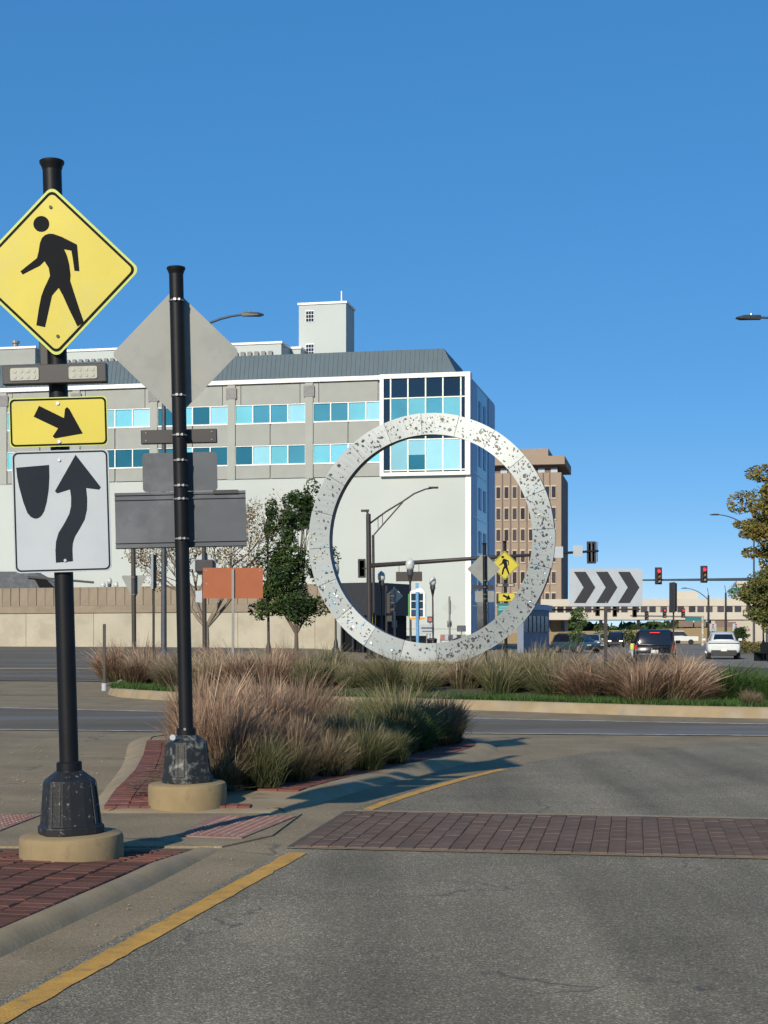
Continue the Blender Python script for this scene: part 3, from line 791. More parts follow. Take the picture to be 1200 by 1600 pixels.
L0=-78.0; zt=24.8; zc0=15.66
b=MB(); b.box(L0,0,0,16.3,0,zc0); b.build('lower_wall',M_WALL,bl)
b=MB(); b.box(L0,0,.25,16.3,zc0,24.4); b.build('upper_wall',M_PANEL,bl)
b=MB(); b.box(L0-.1,.08,-.15,.6,24.42,24.80); b.build('eaves_trim',M_TRIM,bl)
b=MB(); b.box(-.42,.06,-.06,.3,0,zc0-.02); b.build('corner_trim',M_TRIM,bl)
b=MB(); b.box(L0,-.45,-.02,-.0,1.9,1.96); b.build('wall_joint',M_PANEL,bl)
# bays
xA=fx(600)[0]; pil=[fx(p)[0] for p in (483,361.5,240,119)]; pw=pil[0]-pil[1]
while pil[-1]>L0+4: pil.append(pil[-1]-pw)
edges=[xA]+pil
zw=[(20.85,22.45),(17.06,18.70)]
for k,x in enumerate(pil[:6]):
    b=MB(); b.box(x-.36,x+.36,-.05,.25,zc0,24.42); p_=b.build('pilaster',M_PIL,bl)
    b=MB(); b.box(x-.85,x+.85,.10,.249,22.5,24.42); b.build('vent_panel',M_PIL,p_)
    b=MB(); b.box(x-.5,x+.5,-.09,.0,23.1,24.1); v=b.build('vent_louvre',M_LOUV,p_)
rg=random.Random(11)
for k in range(6):
    xr=edges[k]-(.36 if k else .05); xl=edges[k+1]+.36
    for r_,(z0,z1) in enumerate(zw):
        b=MB(); b.box(xl,xr,.06,.24,z0-.12,z0); b.box(xl,xr,.06,.24,z1,z1+.07)
        w=(xr-xl)/4
        for i in range(5): b.box(xl+w*i-.05 if i else xl,xl+w*i+.05 if i<4 else xr,.06,.24,z0,z1)
        f=b.build('window',M_TRIM,bl)
        for i in range(4):
            g=[[0,1,0,1],[0,0,1,1]][0]
            c=rg.random(); m_=GL[0] if c<.35 else GL[1] if c<.58 else GL[3] if c<.88 else GL[2]
            if k>=2 and r_==1: m_=GL[2] if c<.7 else GL[0]
            b=MB(); x0=xl+w*i+.05; x1=xl+w*(i+1)-.05; ty=rg.uniform(-.012,.012); tz=rg.uniform(-.012,.012)
            b.add([(x0,.18-ty-tz,z0),(x1,.18+ty-tz,z0),(x1,.18+ty+tz,z1),(x0,.18-ty+tz,z1)],[(0,1,2,3)])
            b.build('pane',m_,f)
    xm=(xl+xr)/2
    for z0,z1 in ((18.80,20.72),(15.75,16.92)):
        for a,c in ((xl,xm-.04),(xm+.04,xr)):
            b=MB(); b.box(a+.02,c-.02,.10,.249,z0,z1); b.build('spandrel_panel',M_PANEL,bl)
    b=MB(); b.box(xl+.55,xr-.55,.10,.249,22.55,24.38); b.build('fascia_panel',M_PANEL,bl)
# glazed corner box
xB=0.0; zb=15.66
b=MB(); b.box(xA-.30,xA+.05,-.45,.3,zb,24.42); b.box(-.42,.05,-.45,.3,zb,24.42); b.box(xA+.05,-.42,-.45,.3,zb,zb+.32); b.box(xA-.3,.05,-.45,-.16,24.42,24.82)
fr=b.build('corner_window',M_TRIM,bl)
cols=[xA+.05]+[fx(p)[0] for p in (611.5,638.5,666,693,721)]+[-.42]
rows=[zb+.32,fxz(660,735)[1],fxz(660,687)[1],fxz(660,672)[1],fxz(660,622)[1],24.42]
b=MB()
for x in cols[1:-1]: b.box(x-.06,x+.06,-.36,-.22,rows[0],rows[-1])
for z in rows[1:-1]: b.box(cols[0],cols[-1],-.34,-.24,z-.05,z+.05)
b.build('mullion',M_MULL,fr)
for i in range(6):
    for j in range(5):
        x0,x1,z0,z1=cols[i]+.01,cols[i+1]-.01,rows[j]+.01,rows[j+1]-.01
        dark=i in (0,5) or j in (0,2) or j==4
        m_=M_GDARK if dark else (GL[3] if j==1 else GL[1] if i%2 else GL[0])
        if j==1 and i==2:
            zm=z0+(z1-z0)*.5
            b=MB(); b.add([(x0,-.30,z0),(x1,-.30,z0),(x1,-.30,zm),(x0,-.30,zm)],[(0,1,2,3)]); b.build('pane',GL[2],fr)
            z0=zm
        t1=rg.uniform(-.01,.01); t2=rg.uniform(-.012,.012)
        b=MB(); b.add([(x0,-.28-t1-t2,z0),(x1,-.28+t1-t2,z0),(x1,-.28+t1+t2,z1),(x0,-.28-t1+t2,z1)],[(0,1,2,3)]); b.build('pane',m_,fr)
# right flank in the shade
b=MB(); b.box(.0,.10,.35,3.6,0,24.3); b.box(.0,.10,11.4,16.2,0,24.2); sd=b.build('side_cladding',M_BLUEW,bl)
b=MB(); b.box(.0,.05,3.6,11.4,0,24.2); b.build('side_recess',M_BLUED,bl)  # dark strip paints the shade of the recessed part of the flank
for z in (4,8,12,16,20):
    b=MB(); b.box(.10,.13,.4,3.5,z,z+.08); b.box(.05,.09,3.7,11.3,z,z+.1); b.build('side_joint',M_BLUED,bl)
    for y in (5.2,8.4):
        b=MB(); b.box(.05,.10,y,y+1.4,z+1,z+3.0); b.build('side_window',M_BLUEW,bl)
# metal mansard roof with seams
zr=27.25
b=MB(); xr0,xr1=-1.3,-2.6
b.add([(L0,.5,24.8),(xr0,.5,24.8),(xr1,1.15,zr),(L0,1.15,zr),(xr0,14,24.8),(xr1,12,zr),(L0,14,24.8),(L0,12,zr)],[(0,1,2,3),(1,4,5,2),(4,6,7,5),(3,2,5,7),(6,0,3,7)])
rf=b.build('roof',M_ROOF,bl)
b=MB(); x=xr1-.1
while x>L0+30:
    b.bar((x,.48,24.85),(x,1.13,zr),.03,.03); x-=.42
b.build('roof_seam',M_ROOF,rf)
# roof-top stair tower and plant rooms
def local_block(name,label,cat,px0,px1,pytop,D,dep,zb,m):
    o=thing(name,label,cat,(X(px0,D),D,zb),rotz=FA)
    w=(X(px1,D)-X(px0,D))/math.cos(FA); h=Z(pytop,D)-zb
    b=MB(); b.box(0,w,0,dep,0,h); b.build('wall',m,o)
    b=MB(); b.box(-.12,w+.12,-.12,dep+.12,h,h+.22); b.build('parapet',M_TRIM,o)
    return o,w,h
tw,w,h=local_block('stair_tower','square white tower with two small windows above the blue roof','tower block',467,541,477,160,3.9,24,M_WALL)
for py in (495,547):
    z=Z(py,160)-24
    b=MB(); b.box(.75,1.65,-.05,.0,z-.62,z+.62); f=b.build('window',M_TRIM,tw)
    for i in range(3):
        for j in range(3):
            b=MB(); b.box(.79+.28*i,1.03+.28*i,-.07,-.05,z-.56+.38*j,z-.24+.38*j); b.build('pane',M_GDARK,f)
b=MB(); b.tube([(w-.5,.1,h),(w-.5,.1,h+1.3)],.08,6); b.build('mast',M_TRIM,tw)
b=MB(); b.tube([(w-.55,-.1,0),(w-.55,-.1,2.4)],.09,6); b.build('vent_pipe',M_TRIM,tw)
pr,w,h=local_block('plant_room','low white roof room with open louvres left of the stair tower','roof room',330,441,541,156,7,24.5,M_WALL)
b=MB()
for i in range(9):
    b.box(.3+.72*i,.72+.72*i,-.3,-.13,h-1.35,h-.75)
b.build('louvre',M_LOUV,pr)
pr2,w,h=local_block('link_room','small white roof room between louvred room and stair tower','roof room',441,470,546,158,5,24.5,M_WALL)
pr3,w,h=local_block('plant_room','wide pale roof room behind the nearest yellow diamond sign','roof room',-70,61,549,158,9,24.5,M_PANEL)
b=MB(); b.tube([(6.2,1,h),(6.2,1,h+.75)],.28,10); b.lathe([(.42,h+.75),(.42,h+1.0)],10,(6.2,1,0)); b.build('flue',M_GALV,pr3)
for i,x in enumerate((1.5,2.2,3.0)):
    b=MB(); b.tube([(x,2,h),(x,2,h+1.6+.3*i)],.06,5); b.cbox((x+.15,2,h+1.6+.3*i),(.5,.15,.18)); b.build('aerial',M_POST,pr3)
pr4,w,h=local_block('plant_room','white roof room with beam ends right of the yellow diamond sign','roof room',80,190,551,157,8,24.5,M_WALL)
b=MB()
for i in range(10): b.box(.4+.68*i,.75+.68*i,-.35,-.13,h-1.35,h-.85)
b.build('louvre',M_LOUV,pr4)

# ---------------------------------------------------------------- beige office tower
M_BEIGE=mat('beige_precast',(.28,.222,.172),.85,var=.05,scale=.5,spec=.2)
M_BEIGE2=mat('pale_window_surround',(.45,.38,.295),.85,var=.04)
M_BROWN=mat('brown_shade_and_rib',(.17,.125,.105),.8,var=.1,scale=.5)  # beige with shade put into the colour for the flank; ribs share it
M_WDARK=mat('tower_window_glass',(.045,.040,.045),.15,var=.3,spec=.6,objrand=.5)
DT=255.0; TA=R(-10.4); tR=Vector((math.cos(TA),math.sin(TA)))
tx1=X(877,DT)
bt=thing('office_tower','beige tower of narrow windows under a flat overhanging roof, seen through the ring','building',(tx1,DT,0),rotz=TA)
W=15.0; ztp=Z(738,DT)
b=MB(); b.box(-W,0,0,17,0,ztp); b.build('wall',M_BEIGE,bt)
b=MB(); b.box(.0,.06,.3,16.8,0,ztp-.2); b.build('flank',M_BROWN,bt)  # shaded side of the tower, painted as a darker slab
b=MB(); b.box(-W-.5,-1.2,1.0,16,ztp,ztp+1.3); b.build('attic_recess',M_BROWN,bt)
for i in range(7):
    b=MB(); b.box(-W+.6+2.1*i,-W+1.7+2.1*i,.8,1.0,ztp+.1,ztp+.9); b.build('attic_window',M_WHITE,bt)
b=MB(); b.box(-W-1,.6,-.7,17,ztp+1.3,ztp+2.7); b.build('roof_slab',M_BEIGE,bt)
b=MB(); b.box(-W-1,-2.4,3,13,ztp+2.7,ztp+4.4); b.build('penthouse',M_BEIGE,bt)
cw_=1.36
ww=MB(); ww.box(-.42,.42,-.14,.0,-1.15,1.15); wmesh=ww.mesh('surround',M_BEIGE2)
wg=MB(); wg.box(-.33,.33,-.17,-.14,-.92,.92); gmesh=wg.mesh('glass',M_WDARK)
for i in range(10):
    xc=-.95-cw_*i-(.0)
    if i==0: xc=-1.25
    b=MB(); b.tube([(xc-cw_/2,-.06,0),(xc-cw_/2,-.06,ztp)],.09,6); b.build('panel_rib',M_BROWN,bt)
    for j in range(6):
        z=Z(768.5+33.4*j,DT)
        o=inst('window',wmesh,bt,(xc,0,z)); inst('pane',gmesh,o)

# ---------------------------------------------------------------- far skyway building over the street
M_SKYW=mat('cream_concrete',(.42,.385,.315),.85,var=.05,scale=.3)
M_SKYW2=mat('cream_concrete_band',(.47,.44,.375),.85,var=.04,scale=.3)
DB=240.0; sb0=Vector((X(846,DB+6),DB+6))
sk=thing('skyway_building','long low cream building with a strip of dark windows bridging the street','building',(sb0.x,sb0.y,0),rotz=TA)
Wb=36.0; zt_=Z(936,DB); zl=Z(968,DB)
b=MB(); b.box(0,Wb,0,14,zl,zt_); b.build('bridge_body',M_SKYW,sk)
b=MB(); b.box(-.1,Wb+.1,-.15,.0,zt_-1.05,zt_+.1); b.build('upper_band',M_SKYW2,sk)
b=MB(); b.box(-.1,Wb+.1,-.15,.0,zl,zl+1.15); b.build('lower_band',M_SKYW2,sk)
b=MB(); b.box(20.4,24.6,1,10,zt_,zt_+1.35); b.build('roof_box',M_SKYW2,sk)
b=MB(); b.box(30.5,Wb,.5,13,zt_,zt_+2.8); b.build('roof_box',M_SKYW2,sk)
b=MB(); b.box(26.6,Wb,.2,14,0,zl); b.build('pier',M_SKYW,sk)
x=1.2; k=0
while x<Wb-2:
    b=MB(); b.box(x,x+1.02,-.04,.0,zl+1.16,zt_-1.06); b.build('window',M_WDARK,sk)
    x+=1.32 if k%3<2 else 1.75; k+=1
for x,z0,z1,w_ in ((21.6,2.6,4.3,2.2),(24.0,2.6,4.0,1.8),(27.2,2.4,4.2,2.0),(29.2,1.6,3.4,1.2)):
    b=MB(); b.box(x,x+w_,.12,.19,z0,z1); b.build('dark_opening',M_BROWN,sk)
for x in (3.5,9,15,20.5):
    b=MB(); b.box(x,x+.5,4,4.6,0,zl); b.build('column',M_SKYW,sk)
# ramp wall below the skyway
rw=thing('ramp_wall','low beige ramp wall under the skyway behind the cars','wall',(sb0.x,sb0.y-6,0),rotz=TA)
b=MB(); b.add([(-6,0,0),(30,0,0),(30,0,2.6),(-6,0,1.6),(-6,.5,0),(30,.5,0),(30,.5,2.6),(-6,.5,1.6)],[(0,1,2,3),(5,4,7,6),(3,2,6,7),(1,5,6,2),(4,0,3,7)]); b.build('wall',M_FOOT,rw)
# blue-grey shop block in the shade, right of the ring foot
M_SHADE=mat('blue_shop_wall',(.16,.20,.27),.7,var=.12,scale=.6)
wd=Vector((.36,.93)).normalized(); sa=math.atan2(wd.y,wd.x)
sh_=thing('shop_block','low blue grey block with a window strip behind the ring foot','building',(X(818,119),119,0),rotz=sa)
zs_=Z(944,122)
b=MB(); b.box(0,7.6,0,.5,0,zs_); b.build('wall',M_SHADE,sh_)
for i in range(6):
    b=MB(); b.box(.1+1.2*i,1.0+1.2*i,-.06,.0,1.6,2.9); b.build('window',M_BLUED,sh_)
b=MB(); b.box(0,7.7,-.25,.0,zs_-.45,zs_-.05); b.build('cornice',M_BLUEW,sh_)

# ---------------------------------------------------------------- retaining wall on the left
M_TAN=mat('tan_block',(.235,.195,.145),.9,var=.12,scale=1.2,bump=.3,bscale=9,objrand=.07)
M_STUC=mat('cream_stucco',(.37,.345,.272),.9,var=.08,scale=.5,bump=.4,bscale=4,second=(.325,.30,.235),second_scale=.4)
A=Vector((X(-60,121),121)); Bq=Vector((X(524,108),108)); wa=math.atan2((Bq-A).y,(Bq-A).x); WL=(Bq-A).length
zt0=Z(917,121); 
rt=thing('retaining_wall','long cream retaining wall with tan block top beyond the side road','wall',(A.x,A.y,.3),rotz=wa)
def zr_(py,D): return Z(py,D)-.3
zb1=zr_(959,121); zb2=zr_(948,121); zb3=zr_(920,121)
b=MB(); b.box(0,WL,0,.8,-.6,zb1); b.build('stucco_wall',M_STUC,rt)
k=0; x=0
while x<WL-.3:
    x2=min(WL,x+6.2)
    b=MB(); b.box(x+.03,x2-.03,-.05,.0,-.3,zb1-.05); b.build('stucco_panel',M_STUC,rt); x=x2
b=MB(); b.box(-.02,WL+.05,-.14,.9,zb1,zb2); b.build('ledge',M_TAN,rt)
x=0; bw=.80
bk=MB(); bk.box(0,bw-.045,0,.30,0,zb3-zb2-.03); bme=bk.mesh('block',M_TAN)
while x<WL-bw:
    inst('block',bme,rt,(x,-.06+random.uniform(-.02,.02),zb2+.01)); x+=bw
b=MB(); b.box(0,WL,.02,.3,zb2,zb3-.1); b.build('block_core',M_TAN,rt)
b=MB(); b.box(WL-.0,WL+.5,-.1,1.0,-.6,zb3+.0); b.build('end_post',M_PANEL,rt)
# finials behind the wall (tops of lamps)
# dark canopy building beside the wall end
M_DARKB=mat('dark_canopy',(.018,.021,.027),.6,var=.15)
cb=thing('canopy_building','small black flat canopy building behind the left foot of the ring','building',(X(531,104),104,0),rotz=R(-30))
zc_=Z(911,104)
b=MB(); b.box(-.2,2.75,0,5,zc_-2.2,zc_); b.build('fascia',M_DARKB,cb)
b=MB(); b.box(.0,2.6,.5,4.6,0,zc_-2.2); b.build('dark_interior',M_SYM,cb)
for x in (0,.9,1.7,2.3):
    b=MB(); b.box(x,x+.12,.1,.3,0,zc_-2.2); b.build('column',M_DARKB,cb)
b=MB(); b.box(2.5,2.65,.1,.3,0,zc_-2.2); b.build('yellow_column',M_YEL,cb)
gb=thing('garage_canopy','grey sloping canopy above the retaining wall at the left edge','canopy',(X(-20,132),132,0))
z0=Z(921,132); z1=Z(893,132)
b=MB(); b.add([(-3,0,z1),(3.9,0,z1),(6.6,0,z0),(-3,0,z0),(-3,3,z1),(3.9,3,z1),(6.6,3,z0),(-3,3,z0)],[(3,2,1,0),(4,5,6,7),(0,1,5,4),(1,2,6,5)]); b.build('roof',M_ALU_D,gb)
b=MB(); b.add([(4.0,-.1,z1-.5),(4.9,-.1,z1-.5),(6.0,-.1,z0),(4.6,-.1,z0)],[(3,2,1,0)]); b.build('opening',M_SYM,gb)
b=MB(); b.bar((3.5,-.15,z1-.45),(9.2,-.15,z1-.95),.12,.2); b.build('rail',M_DGREY,gb)
b=MB(); b.box(-3,-2.6,.5,1,0,z0); b.box(5.6,5.9,.5,1,0,z0); b.build('support',M_DGREY,gb)

# ---------------------------------------------------------------- street lights and signals
M_BRONZE=mat('dark_bronze_paint',(.030,.026,.026),.5,var=.15)
M_STPOLE=mat('street_pole_grey',(.055,.065,.08),.5,metal=.2,var=.15)
M_GLOBE=mat('lamp_globe',(.48,.50,.48),.15,var=.25,scale=5,spec=.6)
M_SIGH=mat('signal_housing',(.022,.020,.022),.55,var=.1)
M_RED=mat('red_signal_lens',(.55,.01,.02),.4,var=.05,emit=(1,.035,.07),estr=1.5)
M_AMB=mat('amber_lens_off',(.20,.12,.045),.35,var=.1); M_GRN=mat('green_lens_off',(.20,.21,.17),.35,var=.1)
def cobra(name,label,px,D,py_head,px_head,zoff=1.1,r=.1,group=None):
    """tall pole with curved arm to a flat head"""
    x=X(px,D); zh=Z(py_head,D); xh=X(px_head,D)-x; s=1 if xh>0 else -1
    t=thing(name,label,'street light',(x,D,gz(x,D)),group=group)
    zh-=gz(x,D)
    b=MB(); b.lathe([(r*2.2,-.3),(r*2.2,.15),(r*1.2,.3),(r,.5),(r*.62,zh-zoff*.7)],14); b.build('pole',M_STPOLE,t,autosmooth=50)
    pts=[]
    for i in range(9):
        u=i/8; pts.append((xh*u*.9,0,zh-zoff*(1-u)**2.2+ .0))
    b=MB(); b.tube(pts,[.06-.025*i/8 for i in range(9)],8); b.build('arm',M_STPOLE,t,smooth=True)
    L=max(.45,min(.8,abs(xh)*.22)); e=xh-s*.0
    b=MB(); b.add([(e-s*L,-.08,zh-.07),(e-s*L,.08,zh-.07),(e-s*L*.2,.17,zh-.06),(e,.1,zh-.03),(e,-.1,zh-.03),(e-s*L*.2,-.17,zh-.06),
                   (e-s*L,-.07,zh+.07),(e-s*L,.07,zh+.07),(e-s*L*.3,.12,zh+.06),(e,.08,zh+.0),(e,-.08,zh+.0),(e-s*L*.3,-.12,zh+.06)],
                  [(0,1,2,3,4,5),(11,10,9,8,7,6),(0,6,7,1),(1,7,8,2),(2,8,9,3),(3,9,10,4),(4,10,11,5),(5,11,6,0)]); hd=b.build('lamp_head',M_DGREY,t)
    b=MB(); b.tube([(e-s*L*.62,0,zh+.06),(e-s*L*.62,0,zh+.13)],.045,8); b.build('photocell',M_STEEL,hd)
    return t
cobra('street_light','tall street light whose arm shows right of the grey diamond sign back',256,56,491,412,1.5,.11)
cobra('street_light','street light head hanging high at the right edge of the picture',1345,50,496,1150,.5,.10)
cobra('street_light','thin street light arm reaching left out of the golden tree',1178,135,804,1109,1.6,.11)
cobra('street_light','far thin street light arm above the skyway windows',1107,205,919,1064,1.6,.12)

def acorn(label,px,D,pytop,group='globe street lamps',pole_r=.055,base=True):
    x=X(px,D); g=gz(x,D); t=thing('globe_lamp',label,'street lamp',(x,D,g),lean=-.5,group=group)
    H=Z(pytop,D)-g; gr=.20
    b=MB(); b.lathe([(.20,-.3),(.20,.55),(.13,.65),(.10,.95),(pole_r,1.1),(pole_r*.8,H-1.25),(pole_r*1.1,H-1.15),(.10,H-.95),(.13,H-.82)],12); b.build('pole',M_BRONZE,t,autosmooth=50)
    b=MB(); b.lathe([(.13,H-.82),(.165,H-.74),(.16,H-.55)],12); b.build('globe_collar',M_ALU_D,t,autosmooth=50)
    b=MB(); b.lathe([(.15,H-.56),(.20,H-.46),(.215,H-.33),(.20,H-.20),(.15,H-.10),(.07,H-.035),(.03,H)],14); b.build('globe',M_GLOBE,t,smooth=True)
    return t
acorn('globe lamp half hidden behind the inner left edge of the ring',525,80,878)
acorn('globe lamp just right of the dark signal poles inside the ring',597,86,892)
acorn('tallest globe lamp inside the ring, behind the hanging street name board',642,74,872)
acorn('globe lamp right of the blue and white information stand',677,92,900)
acorn('smaller globe lamp left of the white building corner inside the ring',718,140,942)
acorn('smallest globe lamp directly at the white building corner inside the ring',737,155,945)
acorn('globe lamp with pole standing in the dark green tree',420,62,800)
acorn('globe lamp above the tree at the right edge',1193,100,878)
for i,px in enumerate((162,172,182)):
    acorn(['leftmost','middle','rightmost'][i]+' of three globe lamp tops peeking over the tan block wall',px,128,(909,902,908)[i])

def signal_head(p, x, y, z, face=-1, lit=None, sc=1.0, sect=3):
    """three-lens signal head, face -1 looks at the camera"""
    w,h=.34*sc,1.06*sc
    b=MB(); b.plate(rrect(w*1.5,h*1.16,.03,x,z),y-.01,y+.01); hd=b.build('signal_head',M_SIGH,p)
    b=MB(); b.box(x-w/2,x+w/2,y-.01 if face>0 else y-.22,y+.22 if face>0 else y+.01,z-h/2,z+h/2); b.build('housing',M_SIGH,hd,bevel=.02)
    for k in range(sect):
        zz=z+h/3*(1-k); yf=y+face*.225
        m_=(M_RED if lit==k else None) or [M_AMB,M_AMB,M_GRN][k]
        b=MB(); b.tube([(x,yf,zz),(x,yf+face*.012,zz)],.125*sc,14); b.build('lens',m_,hd)
        b=MB()                                      # visor: half tube above the lens
        n=9; o=len(b.v)
        for yy,ext in ((yf,0),(yf+face*.22,1)):
            for i in range(n):
                t=math.pi*(-.12+1.24*i/(n-1)); b.v.append((x+.145*sc*math.cos(t),yy,zz+.145*sc*math.sin(t)))
        for i in range(n-1): b.face((o+i,o+i+1,o+n+i+1,o+n+i))
        b.build('visor',M_SIGH,hd)
    return hd
# mast arm pole inside the ring
Dm=85.0; xm=X(578,Dm)
mp=thing('signal_mast','dark signal pole with long mast arm and curved light arm inside the ring','traffic signal',(xm,Dm,0),lean=-.6)
Hm=Z(803,Dm)
b=MB(); b.lathe([(.28,-.2),(.28,.25),(.17,.3),(.13,Hm)],14); b.build('pole',M_BRONZE,mp,autosmooth=50)
b=MB(); b.tube([(0,0,Hm),(-.1,0,Hm+.12)],.05,6); b.cbox((-.18,0,Hm+.18),(.45,.2,.12)); b.build('camera_box',M_BRONZE,mp)
za=Z(884,Dm); xe=X(937,Dm)-xm; ze=Z(864,Dm)
b=MB(); b.tube([(0,0,za),(xe*.5,0,(za+ze)/2+.02),(xe,0,ze-.02)],[.13,.10,.06],12); b.build('mast_arm',M_BRONZE,mp,smooth=True)
def arm_z(x): return za+(ze-za)*x/xe
b=MB(); b.box(X(620,Dm)-xm,X(661,Dm)-xm,-.04,.0,Z(909,Dm),Z(894,Dm)); nb=b.build('street_name_board',M_POST,mp)
for px in (625,656):
    b=MB(); x=X(px,Dm)-xm; b.box(x-.015,x+.015,-.03,0,Z(895,Dm),arm_z(x)); b.build('hanger',M_BRONZE,nb)
for px,w_,h_ in ((874,.5,.62),(904,.52,.62)):
    x=X(px,Dm)-xm; z=arm_z(x)
    b=MB(); b.plate(rrect(w_,h_,.03,x,z+.05),-.16,-.15); b.build('sign_back',M_WHITE,mp)
x=X(926,Dm)-xm; signal_head(mp,x,.05,arm_z(x)-.08,1,None,1.0)
b=MB(); b.box(x+.28,x+.33,-.03,.02,arm_z(x)-.6,arm_z(x)+.5); b.build('sensor',M_BRONZE,mp)
b=MB(); b.box(x-.04,x+.04,-.03,.0,arm_z(x)-.6,arm_z(x)+.5); b.build('head_bracket',M_ALU_D,mp)
hx=X(567,Dm)-xm
hd=signal_head(mp,hx,0,Z(888,Dm),1,None,.85)
b=MB(); b.tube([(hx,0,Z(888,Dm)),(0,0,Z(888,Dm))],.03,6); b.build('bracket_arm',M_BRONZE,mp)
lx=X(585,Dm)-xm
b=MB(); b.tube([(lx,.0,0),(lx,0,Z(836,Dm))],.075,10); b.build('light_pole',M_BRONZE,mp)
up=[(X(a,Dm)-xm,0,Z(c,Dm)) for a,c in ((580,818),(605,800),(632,784),(650,772),(668,765),(686,763))]
b=MB(); b.tube(up,[.05,.05,.045,.045,.04,.035],8); b.build('light_arm',M_BRONZE,mp,smooth=True)
lo=[(X(a,Dm)-xm,0,Z(c,Dm)) for a,c in ((586,836),(605,815),(632,785))]
b=MB(); b.tube(lo,.04,8); b.bar(((X(593,Dm)-xm),0,Z(828,Dm)),(X(593,Dm)-xm,0,Z(808,Dm)),.04,.04); b.bar(((X(600,Dm)-xm),0,Z(821,Dm)),(X(600,Dm)-xm,0,Z(803,Dm)),.04,.04); b.build('arm_brace',M_BRONZE,mp)
b=MB(); b.cbox((X(680,Dm)-xm,0,Z(763,Dm)),(.55,.24,.10)); b.build('lamp_head',M_BRONZE,mp,bevel=.03)
# short signal post right of it
t=thing('signal_post','short dark post with sideways signal below the globe lamp','traffic signal',(X(604,80),80,0),rotz=R(80))
b=MB(); b.tube([(0,0,0),(0,0,Z(915,80))],.06,10); b.build('post',M_BRONZE,t)
signal_head(t,0,.0,Z(943,80),-1,None,1.0)
b=MB(); b.box(-.15,.15,-.3,-.05,Z(971,80),Z(962,80)); b.build('crossing_box',M_SIGH,t)

# red signals over the street on the right
Ds=113.0; xs_=X(1200,Ds)
sm=thing('signal_mast','dark mast arm from the right carrying two red lit signals','traffic signal',(xs_,Ds,0))
zs=Z(906,Ds); 
b=MB(); b.lathe([(.3,-.1),(.3,.3),(.17,.35),(.14,zs+1)],12); b.build('pole',M_STPOLE,sm)
b=MB(); b.tube([(0,0,zs+.05),(X(998,Ds)-xs_,0,zs-.02)],[.13,.06],10); b.build('mast_arm',M_STPOLE,sm)
for px,py in ((1028,900),(1099,897.5)):
    signal_head(sm,X(px,Ds)-xs_,-.2,Z(py,Ds),-1,0,1.02)
x=X(1160,Ds)-xs_
b=MB(); b.box(x-.95,x+.95,-.03,.03,Z(929,Ds),Z(917,Ds)); nb=b.build('street_name_board',M_GREEN,sm)
b=MB(); b.ring([(x-.95,Z(929,Ds)),(x+.95,Z(929,Ds)),(x+.95,Z(917,Ds)),(x-.95,Z(917,Ds))],[(x-.88,Z(929,Ds)+.07),(x+.88,Z(929,Ds)+.07),(x+.88,Z(917,Ds)-.07),(x-.88,Z(917,Ds)-.07)],-.045,-.031); b.build('white_border',M_WHITE,nb)
rg=random.Random(3)
for i in range(7):
    b=MB(); xx=x-.72+.2*i; hh=.30 if i in (0,3) else .2
    b.box(xx,xx+.035,-.042,-.031,Z(927,Ds),Z(927,Ds)+hh); b.box(xx+.035,xx+.13,-.042,-.031,Z(927,Ds)+hh*.45,Z(927,Ds)+hh*.62); b.build('letter_stroke',M_WHITE,nb)
b=MB(); b.box(x-.48,x-.44,-.02,.02,Z(917,Ds),zs); b.box(x+.5,x+.54,-.02,.02,Z(917,Ds),zs); b.build('hanger',M_STPOLE,nb)
# further signals before the skyway
Dg=200.0; xg=X(1098,Dg)
sg=thing('signal_mast','far pale signal mast with small red lights before the skyway','traffic signal',(xg,Dg,0))
b=MB(); b.lathe([(.25,-.1),(.16,.2),(.15,Z(962,Dg))],10); b.build('pole',M_LINE_W,sg)
b=MB(); b.tube([(0,0,Z(964,Dg)),(X(985,Dg)-xg,0,Z(962,Dg))],.1,8); b.build('mast_arm',M_GALV,sg)
for px,lit in ((1010,None),(1038,0),(1067,0)): signal_head(sg,X(px,Dg)-xg,-.15,Z(958 if lit==0 else 962,Dg),-1,lit,1.0)
x=X(1085,Dg)-xg; b=MB(); b.box(x-1.2,x+.9,-.03,.03,Z(970,Dg),Z(964.5,Dg)); b.build('street_name_board',M_GREEN,sg)
# dark signal row before the skyway on the left side of the street
Dh=170.0; xh=X(855,Dh)
sg2=thing('signal_mast','dark mast arm with several signal backs before the skyway windows','traffic signal',(xh,Dh,0))
b=MB(); b.lathe([(.25,-.1),(.16,.2),(.15,Z(948,Dh))],10); b.build('pole',M_BRONZE,sg2)
b=MB(); b.tube([(0,0,Z(953,Dh)),(X(1000,Dh)-xh,0,Z(952,Dh))],.09,8); b.build('mast_arm',M_BRONZE,sg2)
for px,py in ((934,954),(961,955),(992,956)): signal_head(sg2,X(px,Dh)-xh,.15,Z(py,Dh),1,None,1.0)
# second pole pair by the white car
for px,D,py,lab in ((1107,150,930,'thin dark pole left of the white car'),(1134,150,926,'thin dark pole with aerial right above the white car')):
    t=thing('utility_pole',lab,'pole',(X(px,D),D,0))
    b=MB(); b.tube([(0,0,0),(0,0,Z(py,D))],[.14,.09],10); b.build('pole',M_BRONZE,t)
    b=MB(); b.tube([(0,0,Z(py,D)),(-.1,0,Z(py,D)+.7)],.03,6); b.build('aerial',M_BRONZE,t)
